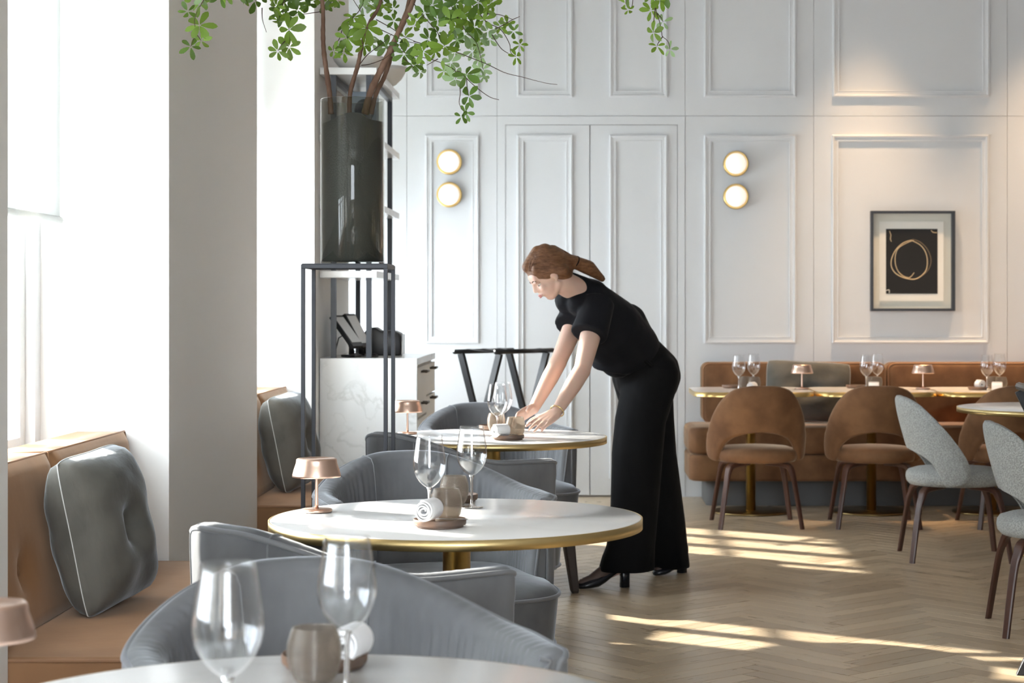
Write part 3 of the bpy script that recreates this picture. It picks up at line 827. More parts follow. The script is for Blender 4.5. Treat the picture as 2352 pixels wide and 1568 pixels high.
def make_towel():
    """rolled towel lying along local y, spiral end showing"""
    g = G(); n = 110; turns = 3.3; L = .062; th = .0042; pts = []
    for k in range(n+1):
        a = 2*PI*turns*k/n; r = .0035+(.0225-.0035)*k/n; pts.append((a, r+.0008*math.sin(a*2.3)))
    inner = [(r*math.cos(a), r*math.sin(a)) for a, r in pts]; outer = [((r+th)*math.cos(a), (r+th)*math.sin(a)) for a, r in pts]
    sec = outer+inner[::-1]; ring = []
    for yy, sc in ((-L/2, .93), (-L/2+.003, 1), (-L/4, 1.01), (L/4, 1.01), (L/2-.003, 1), (L/2, .93)):
        ring.append([(x*sc, yy, z*sc) for x, z in sec])
    g.loft(ring, (False, False))
    N = len(sec)
    for e, flip in ((0, 1), (5, 0)):
        b = e*N
        for k in range(n):
            q = (b+k, b+k+1, b+N-2-k, b+N-1-k); g.f.append(q if flip else q[::-1]); g.sm.append(False)
    return tag(g.build('rolled_towel', M['towel']), None, 'towel')
tow = make_towel(); tow_used = [False]
def put_towel(x, y, rz, label, z=TZ+.0085, s=1.0, tilt=0):
    c = tow if not tow_used[0] else tow.copy()
    if tow_used[0]: COL.objects.link(c)
    tow_used[0] = True; place(c, x, y, z+.0268*s, 0, s=s); c.rotation_euler = (tilt, 0, rz); return tag(c, label, 'towel', 'rolled white towels')
def make_spoon():
    g = G(); pts = [(0, -.045, .004), (0, -.02, .0035), (0, .01, .005), (0, .03, .006)]
    rings = []
    for (x, y, z), w in zip([(0, -.048, .003), (0, -.044, .003), (0, -.034, .0035), (0, -.01, .004), (0, .015, .0055), (0, .03, .006), (0, .038, .006)], (.002, .0058, .0055, .003, .003, .0085, .004)):
        rings.append([(x+w*math.cos(a), y, z+.0012*math.sin(a)) for a in [2*PI*k/10 for k in range(10)]])
    g.loft(rings); return tag(g.build('teaspoon', M['steel']), None, 'spoon')
spo = make_spoon(); spo_used = [False]
def put_spoon(x, y, rz, label, z):
    c = spo if not spo_used[0] else spo.copy()
    if spo_used[0]: COL.objects.link(c)
    spo_used[0] = True; place(c, x, y, z, rz); c.rotation_euler = (-.12, 0, rz); return tag(c, label, 'spoon', 'teaspoons')

# middle table
put_saucer(-.335, 4.42, 'round brown stoneware saucer at the front of the middle table')
put_saucer(-.340, 4.995, 'brown stoneware saucer at the far edge of the middle table')
put_tumbler(-.322, 4.447, 'smoked ribbed tumbler standing on the front saucer of the middle table', TZ+.0087)
put_tumbler(-.333, 4.885, 'smoked ribbed tumbler at the back of the middle table')
put_wine(-.368, 4.525, 'left wine glass on the middle table, behind the rolled towel')
put_wine(-.286, 4.850, 'right wine glass on the middle table, beside the rear tumbler')
put_towel(-.358, 4.385, math.radians(-20), 'rolled white towel on the front saucer of the middle table', TZ+.0165)
put_spoon(-.301, 4.375, math.radians(-52), 'teaspoon leaning on the front saucer of the middle table', TZ+.0195)
# foreground table
put_wine(-.413, 2.20, 'large blurred wine glass at left on the foreground table', s=1.05)
put_wine(-.316, 2.53, 'wine glass right of the tumbler on the foreground table')
put_tumbler(-.368, 2.59, 'smoked ribbed tumbler on the foreground table')
put_saucer(-.371, 2.715, 'brown stoneware saucer behind the tumbler on the foreground table')
put_towel(-.333, 2.705, math.radians(-15), 'rolled white towel on the saucer of the foreground table')
# far table
put_saucer(-.289, 7.28, 'brown stoneware saucer at the front of the far round table')
put_saucer(-.372, 7.86, 'brown stoneware saucer at the back edge of the far round table')
put_tumbler(-.262, 7.30, 'smoked tumbler on the front saucer of the far round table', TZ+.0087)
put_tumbler(-.355, 7.72, 'smoked tumbler at the back of the far round table')
put_wine(-.338, 7.44, 'nearer of the two wine glasses on the far round table')
put_wine(-.325, 7.62, 'farther of the two wine glasses on the far round table')
put_towel(-.318, 7.255, math.radians(-50), 'rolled white towel on the far round table beside the hands', TZ+.009)
put_spoon(-.285, 7.232, math.radians(-60), 'teaspoon on the saucer of the far round table', TZ+.0195)

# ================================================================ METAL PLANT STAND AND VASE
sx0, sx1 = (691-CX)*6.4/F, (890-CX)*6.4/F; sy0 = 6.40; sy1 = 6.665; hz = 1.402; tb = .0135
t = thing('plant_stand', 'tall slim charcoal metal stand carrying the glass vase', 'stand', ((sx0+sx1)/2, (sy0+sy1)/2, 0))
hx, hy = (sx1-sx0)/2, (sy1-sy0)/2
for ax in (-1, 1):
    for ay in (-1, 1):
        cx, cy = ax*(hx-tb/2), ay*(hy-tb/2)
        box('leg', M['black_metal'], (cx-tb/2, cx+tb/2, cy-tb/2, cy+tb/2, 0, hz-tb), t, bevel=.001)
for z in (hz-tb, 0.03):
    for ay in (-1, 1):
        cy = ay*(hy-tb/2); box('rail', M['black_metal'], (-hx+(tb if z < 1 else 0), hx-(tb if z < 1 else 0), cy-tb/2, cy+tb/2, z, z+tb), t, bevel=.001)
    for ax in (-1, 1):
        cx = ax*(hx-tb/2); box('rail', M['black_metal'], (cx-tb/2, cx+tb/2, -hy+tb, hy-tb, z, z+tb), t, bevel=.001)
box('top_plate', M['black_metal'], (-hx+.003, hx-.003, -hy+.003, hy-.003, hz, hz+.003), t)
VX, VY = (810-CX)*6.53/F, 6.53; VR = .1095; VZ = hz+.0035
t = thing('glass_vase', 'tall smoky glass cylinder vase filled with charcoal sand', 'vase', (VX, VY, VZ))
VH = .567
G().lathe([(0, 0), (VR-.003, 0), (VR, .004), (VR, VH-.002), (VR-.0015, VH), (VR-.0035, VH-.002), (VR-.0035, .008), (0, .008)], 64).build('vase_glass', M['smoke'], t)
g = G(); seg = 64; rr = []
r = VR-.0045
rr.append([(r*math.cos(2*PI*j/seg), r*math.sin(2*PI*j/seg), .009) for j in range(seg)])
def sandz(x, y): return VH-.060-.030*smooth((-x-.01)/.12)+.006*math.sin(x*40+1)-.012*smooth((x-.03)/.03)
for q in (1, .75, .5, .25, .02): rr.append([(q*r*math.cos(2*PI*j/seg), q*r*math.sin(2*PI*j/seg), sandz(q*r*math.cos(2*PI*j/seg), 0)+.008*(1-q)) for j in range(seg)])
g.loft(rr); tag(g.build('sand_fill', M['sand'], t), kind='stuff')

# ================================================================ BRANCHES
def leaf_mesh(m, w=.46, droop=.18):
    g = G(); N = 5; prof = [(0, .04), (.22, .30), (.48, .46), (.72, .50), (.90, .30), (1.0, .02)]
    vs = []
    for x, h in prof:
        z = -droop*x*x; hh = h*w
        vs += [(x, -hh, z+.10*hh), (x, 0, z), (x, hh, z+.10*hh)]
    fs = []
    for i in range(len(prof)-1):
        a = i*3; fs += [(a, a+3, a+4, a+1), (a+1, a+4, a+5, a+2)]
    g.add(vs, fs); return g.build('leaf', m, mesh_only=True)
LM = {k: [leaf_mesh(M[k], .42, .12), leaf_mesh(M[k], .52, .30)] for k in ('leaf', 'leaf_dark', 'leaf_pale')}
rl = random.Random(11)
def leaf(parent, base, d, nrm, L, kind):
    d = d.normalized(); s_ = nrm.cross(d).normalized(); n = d.cross(s_)
    R = Matrix((d, s_, n)).transposed()
    o = bpy.data.objects.new('leaf', rl.choice(LM[kind])); COL.objects.link(o); o.parent = parent
    o.matrix_local = Matrix.Translation(base) @ R.to_4x4() @ Matrix.Scale(L, 4)
def whorl(parent, org, px, py, Y, Rp=34, kind=None, n=None, face=None):
    c = P(px, py, Y)-org; n = n or rl.choice((5, 5, 6)); kind = kind or rl.choice(('leaf', 'leaf', 'leaf_dark', 'leaf'))
    nrm = face or Vector((rl.gauss(0, .45), -1, rl.gauss(-.1, .5))); nrm.normalize()
    a = nrm.cross(Vector((0, 0, 1))).normalized(); b = a.cross(nrm); ph = rl.random()*6
    L = Rp*Y/F
    for k in range(n):
        q = ph+2*PI*(k+rl.uniform(-.18, .18))/n
        d = a*math.cos(q)+b*math.sin(q)-nrm*rl.uniform(-.15, .35)
        leaf(parent, c+d*.004, d, nrm+d*rl.uniform(-.3, .3), L*rl.uniform(.8, 1.1), kind)
    return c
def twig(parent, org, pts, r0=.0018, r1=.0009, nm='twig', m=None):
    q = catmull([P(*p)-org for p in pts], 6); n = len(q)
    G().tube(q, [r0+(r1-r0)*i/(n-1) for i in range(n)], 6).build(nm, m or M['twig'], parent)
def branch(label, path, rad, whorls, twigs):
    org = P(*path[0]); t = thing('leafy_branch', label, 'branch', org, 0, 'leafy branches in the vase')
    q = catmull([P(*p)-org for p in path], 8); n = len(q)
    rr = [rad*(1-.45*i/n)*(1+.06*math.sin(i*1.7)+.05*math.sin(i*.63)) for i in range(n)]
    G().tube(q, rr, 10).build('branch_stem', M['bark'], t)
    for w in whorls: whorl(t, org, *w)
    for w in twigs: twig(t, org, w)
    return t
D_, PA = 'leaf_dark', 'leaf_pale'
branch('leftmost branch in the vase, leaf clusters spreading to the left',
    [(760, 262, 6.50), (757, 215, 6.49), (750, 165, 6.48), (744, 120, 6.46), (742, 80, 6.45), (742, 30, 6.44), (736, -40, 6.40), (722, -140, 6.36), (700, -260, 6.3), (640, -400, 6.3)], .0095,
    [(431, 26, 5.9, 22, D_), (459, 10, 5.9, 26, 'leaf'), (468, -4, 5.9, 24, PA), (458, 58, 5.9, 36, 'leaf', 6), (462, 93, 5.9, 26, 'leaf'), (438, 107, 5.9, 26), (442, -10, 5.9, 28),
     (505, -6, 5.9, 26), (520, -12, 5.9, 26), (585, 2, 6.3, 28, D_, 5), (600, -14, 6.3, 26), (560, -14, 6.3, 26),
     (635, 14, 6.3, 24), (640, 30, 6.35, 24, D_), (655, 36, 6.4, 26, D_), (683, 22, 6.35, 25, D_), (708, 8, 6.4, 22, D_), (640, 46, 6.3, 22), (664, 68, 6.2, 37, 'leaf', 6), (664, 108, 6.25, 30, 'leaf', 6), (638, 117, 6.2, 26, 'leaf', 6),
     (652, 2, 6.4, 26), (672, -10, 6.4, 28), (700, -16, 6.4, 30), (730, -6, 6.45, 26), (760, -6, 6.45, 26), (775, 2, 6.4, 20), (620, -18, 6.4, 26), (690, 4, 6.5, 22), (715, -30, 6.4, 30), (745, 8, 6.5, 22)],
    [[(741, 26, 6.45), (715, 30, 6.42), (685, 34, 6.4), (667, 38, 6.38)], [(736, -40, 6.4), (690, -30, 6.38), (655, 0, 6.36), (650, 30, 6.35), (664, 68, 6.22), (657, 92, 6.24), (664, 108, 6.25)],
     [(657, 92, 6.24), (646, 104, 6.22), (638, 117, 6.2)], [(667, 38, 6.38), (655, 36, 6.4)], [(700, -260, 6.3), (560, -120, 6.3), (490, -30, 5.9), (462, 10, 5.9), (447, 45, 5.9), (449, 75, 5.9), (438, 107, 5.9)],
     [(449, 75, 5.9), (462, 93, 5.9)], [(602, 18, 6.3), (603, 45, 6.3), (612, 74, 6.28)], [(620, 10, 6.35), (640, 22, 6.35)], [(560, -120, 6.3), (590, -40, 6.3), (586, 2, 6.3)]])
branch('second branch in the vase, rising near its centre with bright leaf clusters',
    [(802, 262, 6.52), (804, 215, 6.51), (813, 180, 6.50), (822, 150, 6.49), (828, 120, 6.48), (836, 85, 6.46), (850, 50, 6.45), (868, 20, 6.44), (880, -20, 6.42), (900, -120, 6.4), (905, -260, 6.35)], .0085,
    [(811, 40, 6.30, 26, 'leaf', 6), (843, 64, 6.25, 37, 'leaf', 6), (797, 86, 6.3, 34), (790, 108, 6.32, 22, D_), (790, 121, 6.3, 24), (766, 116, 6.3, 22), (836, 104, 6.4, 24), (888, 108, 6.45, 26, D_),
     (808, 62, 6.36, 24), (795, 55, 6.4, 20), (833, 14, 6.4, 26, PA), (866, 22, 6.5, 22), (852, 8, 6.5, 22, PA), (905, 48, 6.5, 24, D_), (904, 20, 6.6, 18, D_), (878, 14, 6.5, 22), (840, -10, 6.4, 28), (868, -14, 6.4, 28),
     (872, 95, 6.5, 24, PA), (855, 100, 6.5, 20, PA), (815, 75, 6.4, 22)],
    [[(842, 68, 6.46), (830, 30, 6.42), (815, 5, 6.4), (800, -20, 6.4)], [(826, 148, 6.48), (840, 130, 6.45), (852, 119, 6.44), (880, 98, 6.42), (900, 78, 6.4)],
     [(830, 150, 6.48), (850, 147, 6.46), (880, 136, 6.44), (900, 122, 6.42), (925, 110, 6.4)], [(785, 70, 6.36), (779, 90, 6.34), (766, 105, 6.3), (766, 116, 6.3)], [(864, 45, 6.44), (900, 65, 6.42), (925, 82, 6.4), (960, 98, 6.4)], [(866, 64, 6.44), (900, 80, 6.42), (935, 95, 6.4), (985, 105, 6.35)], [(811, 40, 6.3), (825, 25, 6.38), (836, 5, 6.4)]])
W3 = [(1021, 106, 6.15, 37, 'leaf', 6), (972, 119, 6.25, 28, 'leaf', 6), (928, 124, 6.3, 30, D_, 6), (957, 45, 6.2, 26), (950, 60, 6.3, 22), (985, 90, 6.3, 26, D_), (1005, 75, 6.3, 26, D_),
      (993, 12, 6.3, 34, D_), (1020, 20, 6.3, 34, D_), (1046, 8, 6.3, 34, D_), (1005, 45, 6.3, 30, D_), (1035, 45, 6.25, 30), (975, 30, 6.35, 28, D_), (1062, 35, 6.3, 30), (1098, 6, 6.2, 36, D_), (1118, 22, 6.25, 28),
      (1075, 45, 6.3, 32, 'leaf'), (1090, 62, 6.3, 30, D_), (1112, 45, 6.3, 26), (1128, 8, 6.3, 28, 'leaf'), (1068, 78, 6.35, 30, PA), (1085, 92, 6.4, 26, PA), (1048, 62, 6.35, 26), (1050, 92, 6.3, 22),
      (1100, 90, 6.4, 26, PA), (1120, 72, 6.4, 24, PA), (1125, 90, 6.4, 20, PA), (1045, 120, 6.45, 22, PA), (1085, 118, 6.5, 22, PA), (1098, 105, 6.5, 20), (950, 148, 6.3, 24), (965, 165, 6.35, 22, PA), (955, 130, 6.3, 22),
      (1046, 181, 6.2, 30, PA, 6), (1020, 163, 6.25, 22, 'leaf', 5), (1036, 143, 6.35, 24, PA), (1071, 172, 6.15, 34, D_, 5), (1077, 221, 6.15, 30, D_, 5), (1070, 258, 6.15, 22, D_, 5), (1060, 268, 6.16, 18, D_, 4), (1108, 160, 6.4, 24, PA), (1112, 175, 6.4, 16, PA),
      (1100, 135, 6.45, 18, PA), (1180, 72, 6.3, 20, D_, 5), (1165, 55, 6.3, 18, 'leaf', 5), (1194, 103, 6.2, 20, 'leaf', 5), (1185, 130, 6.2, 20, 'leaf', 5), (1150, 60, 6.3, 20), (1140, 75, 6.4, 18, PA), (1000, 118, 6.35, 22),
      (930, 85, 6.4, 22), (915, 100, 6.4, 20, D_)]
branch('thick right branch in the vase with the dense mass of leaves',
    [(838, 262, 6.50), (850, 215, 6.49), (866, 178, 6.47), (884, 142, 6.45), (900, 108, 6.43), (915, 75, 6.41), (932, 40, 6.39), (948, 5, 6.37), (965, -50, 6.33), (985, -150, 6.3), (1020, -300, 6.3)], .0125,
    W3,
    [[(905, 108, 6.42), (940, 125, 6.35), (985, 135, 6.3), (1020, 147, 6.28), (1046, 163, 6.25), (1046, 181, 6.2)],
     [(950, 95, 6.4), (1000, 108, 6.35), (1040, 117, 6.3), (1085, 134, 6.28), (1120, 148, 6.27), (1160, 167, 6.25), (1200, 177, 6.25), (1250, 190, 6.25), (1280, 194, 6.25)],
     [(1046, 165, 6.2), (1056, 165, 6.17), (1072, 180, 6.16), (1085, 193, 6.16), (1110, 213, 6.16), (1128, 224, 6.16), (1146, 229, 6.16)],
     [(1056, 196, 6.17), (1057, 215, 6.16), (1055, 238, 6.16), (1065, 256, 6.15)], [(1072, 180, 6.16), (1073, 200, 6.16), (1077, 221, 6.15)],
     [(1030, 0, 6.3), (1065, 65, 6.3), (1095, 100, 6.35), (1110, 160, 6.4)], [(1060, -20, 6.3), (1100, 30, 6.28), (1120, 52, 6.3), (1150, 68, 6.3), (1170, 100, 6.25), (1173, 120, 6.22), (1185, 130, 6.2)],
     [(1118, 32, 6.3), (1148, 34, 6.3), (1178, 45, 6.3)], [(1140, 66, 6.3), (1178, 45, 6.3), (1194, 38, 6.3)], [(1130, 80, 6.35), (1150, 110, 6.3), (1168, 123, 6.3)], [(948, 5, 6.37), (975, 40, 6.33), (1005, 75, 6.3), (1021, 106, 6.15)],
     [(925, 132, 6.3), (945, 150, 6.32), (958, 168, 6.35)], [(1006, 135, 6.3), (980, 150, 6.3)], [(965, -50, 6.33), (1030, -20, 6.3), (1098, 6, 6.2)]])
W4 = [(1443, 22, 6.0, 16, 'leaf', 5), (1437, 8, 6.0, 16, 'leaf', 4), (1516, 0, 5.9, 30, 'leaf', 6), (1495, 24, 5.9, 28, 'leaf', 5), (1523, 50, 6.0, 22, PA, 4), (1501, 75, 5.9, 28, 'leaf', 5), (1509, 106, 5.9, 22, 'leaf', 4), (1539, 113, 5.95, 20, PA, 5),
      (1500, -10, 5.9, 28), (1530, -12, 5.9, 28), (1440, -8, 6.0, 18)]
branch('fourth branch in the vase, arching over to the lone hanging cluster at right',
    [(852, 262, 6.56), (864, 215, 6.55), (882, 178, 6.54), (895, 140, 6.53), (906, 100, 6.52), (920, 60, 6.5), (935, 20, 6.48), (950, -40, 6.44), (1000, -160, 6.35), (1120, -280, 6.2), (1300, -300, 6.05), (1440, -220, 5.95), (1500, -110, 5.9)], .0085, W4,
    [[(1500, -110, 5.9), (1506, -40, 5.9), (1506, 10, 5.9), (1508, 30, 5.9), (1515, 50, 5.92), (1520, 75, 5.93), (1522, 84, 5.93), (1534, 95, 5.94), (1539, 113, 5.95)], [(1522, 84, 5.93), (1513, 97, 5.92), (1509, 106, 5.9)],
     [(1506, 10, 5.9), (1502, 45, 5.9), (1500, 62, 5.9), (1501, 75, 5.9)], [(1440, -220, 5.95), (1455, -80, 5.97), (1453, 5, 6.0), (1447, 20, 6.0)], [(1455, -80, 5.97), (1440, -20, 6.0), (1437, 8, 6.0)], [(1508, 30, 5.9), (1518, 40, 5.95), (1523, 50, 6.0)]])
# ================================================================ MARBLE COUNTER AND SHELVES
cx0, cx1, cy0, cy1, ch = XP+.004, -.826, 9.40, 10.56, 1.0
t = thing('sideboard', 'veined white marble sideboard with drawers behind the plant stand', 'sideboard', (0, 0, 0))
box('end_panel', M['counter'], (cx0, cx1, cy0, cy0+.03, 0, ch), t, bevel=.002)
box('worktop', M['counter'], (cx0, cx1, cy0+.0305, cy1, ch-.035, ch), t, bevel=.002)
box('carcass', M['pillar'], (cx0, cx1-.022, cy0+.031, cy1-.01, .06, ch-.036), t)
ym = (cy0+.03+cy1)/2
for k, (a, b_) in enumerate(((cy0+.034, ym-.003), (ym+.003, cy1-.012))):
    for z0, z1, hzz in ((.70 if k == 0 else .79, ch-.050, .925), (.40, .69 if k == 0 else .78, .765), (.08, .39, .36)):
        if k == 0 and z0 == .40: pass
        d = box('drawer', M['white'], (cx1-.0215, cx1-.002, a, b_, z0, z1), t, bevel=.002)
        yc = (a+b_)/2; g = G()
        for yy in (yc-.05, yc+.05): g.tube([(cx1-.002, yy, hzz), (cx1+.026, yy, hzz)], .006, 8)
        g.tube([(cx1+.026, yc-.075, hzz), (cx1+.026, yc+.075, hzz)], .007, 8); g.build('handle', M['bronze'], d)
# shelving
t = thing('shelving_unit', 'open shelves of white marble on thin black posts above the sideboard', 'shelves', (0, 0, 0))
hx1 = -1.026; PS = .026
px_l, px_r = XP+.075, -1.06
tops = (2.443, 2.108, 1.776, 1.434)
for z in tops: box('shelf', M['counter'], (XP+.004, hx1, cy0, cy1, z-.034, z), t, bevel=.002)
for x in ((767-CX)*9.45/F, (848-CX)*9.45/F):
    for y in (9.44, 10.46):
        zz = [ch+.0005]+[v for z in tops[::-1] for v in (z-.0345, z+.0005)][:-1]
        for a, b_ in zip(zz[::2], zz[1::2]):
            box('post', M['frame_black'], (x-PS/2, x+PS/2, y-PS/2, y+PS/2, a, b_), t)
    for z in (tops[0]-.0345-PS,):
        box('cross_bar', M['frame_black'], (x-PS/2, x+PS/2, 9.454, 10.446, z, z+PS), t)

def bowl(r, h, x, y, z, label):
    prof = [(0, 0), (r*.38, 0), (r*.55, h*.12), (r*.78, h*.42), (r*.93, h*.75), (r, h), (r-.006, h), (r*.88, h*.74), (r*.72, h*.44), (r*.5, h*.2), (0, h*.12)]
    o = G().lathe(prof, 40).build('bowl', M['ceramic'], None, (x, y, z)); return tag(o, label, 'bowl', 'offwhite bowls on the top shelf')
bowl(.135, .075, (825-CX)*9.62/F, 9.62, tops[0]+.001, 'nearer off-white bowl on the top marble shelf')
bowl(.135, .105, (878-CX)*10.25/F, 10.25, tops[0]+.001, 'farther off-white bowl overhanging the top shelf edge')
t = thing('box', 'pale blue upright box with a dark rounded shape, on the upper shelf', 'box', (-1.165, 9.95, tops[1]+.001))
box('box_body', M['blue'], (-.07, .085, -.05, .05, 0, .27), t, bevel=.003)
G().ell((.02, -.051, .17), (.052, .004, .062), None, 20, 12).build('printed_shape', M['navy'], t)
# stacked glasses
gx, gy = (894-CX)*9.9/F, 9.9
for k in range(3):
    g = G(); g.lathe([(0, 0), (.030, 0), (.036, .03), (.041, .085), (.039, .085), (.034, .03), (.028, .006), (0, .006)], 28)
    o = g.build('stacked_glass', M['wine'], None, (gx-.05, gy-.1, tops[2]+.001+k*.052))
    tag(o, ('bottom', 'middle', 'top')[k]+' glass of the small stack beside the vase on the shelf', 'glass', 'stacked glasses on the shelf')
o = G().lathe([(0, 0), (.06, .002), (.10, .012), (.118, .022), (.115, .024), (.09, .014), (0, .006)], 36).build('plate', M['maroon'], None, (hx1-.045, 9.75, tops[3]+.121), (0, math.radians(80), 0))
tag(o, 'maroon glazed plate standing on edge on the shelf behind the vase', 'plate')

# card terminals, cable, black printer on the counter
def terminal(x, y, lean, rz, label):
    t = thing('card_terminal', label, 'terminal', (x, y, ch+.001), rz, 'tilted screens on the sideboard')
    box('stand_foot', M['black'], (-.04, .04, -.035, .05, 0, .012), t, bevel=.004)
    G().tube([(0, .01, .012), (0, .005, .05), (-.01, 0, .085)], [.016, .013, .012], 10).build('neck', M['black'], t)
    g = G(); g.box(-.012, .012, -.06, .06, -.085, .115); s_ = g.build('screen_housing', M['black'], t, (-.015, 0, .115), (0, lean, 0), bevel=.004)
    box('screen', M['bluegrey'], (.0122, .0135, -.052, .052, -.06, .10), s_)
terminal((806-CX)*9.62/F, 9.62, math.radians(-38), math.radians(-18), 'black card terminal on the sideboard, its grey screen tilted at left')
terminal((832-CX)*9.80/F, 9.74, math.radians(-30), math.radians(-18), 'black card terminal on the sideboard, tilted screen at right')
t = thing('receipt_printer', 'rounded black machine on the marble sideboard, beside the screens', 'printer', ((880-CX)*9.95/F, 9.98, ch+.001))
g = G(); sec = [(-.10, 0), (.095, 0), (.10, .05), (.092, .115), (.06, .13), (-.01, .128), (-.04, .148), (-.075, .142), (-.10, .11)]
g.loft([[(x, y, z) for x, z in sec] for y in (-.09, .09)]); g.build('housing', M['black'], t, bevel=.006)
box('paper_cover', M['steel'], (.1005, .106, -.07, .07, .005, .11), t, bevel=.002)
g = G(); g.tube([P(772, 800, 9.6)+Vector((0, 0, 0)), P(778, 776, 9.6), P(786, 771, 9.62), P(797, 778, 9.63), P(805, 795, 9.63), P(815, 808, 9.63)], .0035, 6)
tag(g.build('cable', M['black']), 'thin black looping cable at the left end of the sideboard', 'cable')
g = G(); g.tube(catmull([(-1.19, 9.55, ch+.005), (-1.14, 9.48, ch+.02), (-1.10, 9.50, ch+.008), (-1.03, 9.47, ch+.006), (-1.05, 9.50, ch+.02), (-1.08, 9.52, ch+.012)], 6), .0035, 6)
tag(g.build('cable', M['black']), 'tangled black cable lying along the front edge of the sideboard', 'cable')

# ================================================================ FOLDING TRAY STANDS
def tray_stand(A, Bv, hgt, label, ends):
    """A: rail one ends, Bv: rail two ends (x,y pairs); scissor frames at both ends"""
    t = thing('folding_stand', label, 'stand', (A[0][0], A[0][1], 0), 0, 'black folding tray stands')
    o = Vector((A[0][0], A[0][1], 0)); z = hgt
    a0, a1 = [Vector((*p, z))-o for p in A]; b0, b1 = [Vector((*p, z))-o for p in Bv]
    for p, q in ((a0, a1), (b0, b1)):
        d = (q-p).normalized(); G().tube([p-d*.05, q+d*.05], .014, 8).build('rail', M['stand_black'], t)
    def leg(top, other):
        bot = Vector((other.x, other.y, 0)); d = (bot-top); u = Vector((0, 0, 0))
        dirv = d.normalized(); side = dirv.cross((a1-a0).normalized()).normalized(); thk = (a1-a0).normalized()
        g = G(); rr = []
        for c in (top-Vector((0, 0, .012)), bot):
            w, h = .021, .011
            cc = c
            rr.append([cc+side*sx*w+thk*sy*h for sx, sy in ((-1, -1), (1, -1), (1, 1), (-1, 1))])
        rr[1] = [Vector((v.x, v.y, 0.0)) for v in rr[1]]
        g.loft(rr, smooth=False); g.build('leg', M['stand_black'], t, bevel=.002)
    off = (a1-a0).normalized()*.012
    leg(a0+off, b0+off); leg(b0-off, a0-off); leg(a1+off, b1+off); leg(b1-off, a1-off)
    for q in (.18, .5, .82):
        p0, p1 = a0.lerp(a1, q), b0.lerp(b1, q); g = G(); rr = []
        dd = (a1-a0).normalized()*.02
        for k in range(9):
            s_ = k/8; c = p0.lerp(p1, s_)+Vector((0, 0, .0155-.014*math.sin(PI*s_)))
            rr.append([c-dd, c+dd, c+dd-Vector((0, 0, .003)), c-dd-Vector((0, 0, .003))])
        g.loft(rr, smooth=False); g.build('strap', M['stand_black'], t)
def ip(px, Y): return ((px-CX)*Y/F, Y)
tray_stand((ip(1056, 11.15), ip(1166, 11.50)), (ip(1150, 11.10), ip(1258, 11.45)), .99, 'black folding tray stand in front of the double door', None)
tray_stand(((1.46, 6.05), (1.50, 6.49)), ((1.92, 6.02), (1.96, 6.46)), .985, 'black folding tray stand cut by the right edge of the picture', None)

# ================================================================ FAR TABLES, CHAIRS
FT = [1.022, 1.758, 2.494]
def bench_table(x, label):
    y0_, y1_ = 11.24, 11.98; w = .362
    t = thing('banquette_table', label, 'table', (x, 11.56, 0), 0, 'marble tables along the banquette')
    def rr_(o): return roundrect(-w+o, w-o, y0_-11.56+o, y1_-11.56-o, .14)
    G().prism(rr_(.003), .7235, .7465).build('tabletop', M['tabletop'], t)
    g = G(); a = [(p[0], p[1]) for p in rr_(0)]; b_ = [(p[0], p[1]) for p in rr_(.0028)]
    g.loft([[(x_, y_, .718) for x_, y_ in a], [(x_, y_, .7458) for x_, y_ in a], [(x_, y_, .7458) for x_, y_ in b_], [(x_, y_, .718) for x_, y_ in b_], [(x_, y_, .718) for x_, y_ in a]], (False, False))
    g.build('brass_edge', M['brass'], t)
    G().lathe([(0, .012), (.029, .012), (.029, .712), (.10, .716), (.10, .723), (0, .723)], 28).build('pedestal', M['brass'], t)
    G().lathe([(0, 0), (.235, 0), (.24, .004), (.24, .010), (.232, .013), (0, .013)], 48).build('table_base', M['brass_dark'], t)
for x, l in zip(FT, ('marble banquette table at the left end of the long banquette', 'marble banquette table behind the middle caramel chair', 'marble banquette table at right, partly behind the round table')): bench_table(x, l)
for i, (lx, w1, w2, tw, l) in enumerate(((1842, 1697, 1731, 1727, 'left'), (2120, 1990, 2015, 2007, 'middle'), (None, 2267, 2296, 2290, 'right'))):
    wh = 'the %s banquette table' % l
    ix = lambda px, Y: ((px-CX)*Y/F, Y)
    if lx: put_lamp(False, *ix(lx, 11.62), 'copper table lamp standing at '+('the dark pillow, between the left and middle banquette tables' if i == 0 else 'the right side of the middle banquette table'), 1.12)
    put_wine(*ix(w1, 11.50), 'left wine glass of the pair on '+wh, s=1.04)
    put_wine(*ix(w2, 11.72), 'right wine glass of the pair on '+wh, s=1.04)
    put_tumbler(*ix(w1+13, 11.68), 'left smoked tumbler on '+wh)
    put_tumbler(*ix(tw+6 if i < 2 else 2300, 11.58), 'right smoked tumbler on '+wh)
    put_towel(*ix(tw, 11.42), math.radians((-30, 80, 75)[i]), 'rolled white towel at the front of '+wh, TZ+.0005)
    if i < 2: put_saucer(*ix(w1-16-8*i, 11.80), 'saucer at the back left of '+wh)
    else:
        put_saucer(*ix(2247, 11.55), 'dark saucer holding a towel on '+wh); put_towel(*ix(2250, 11.55), math.radians(15), 'white towel on the saucer of '+wh)

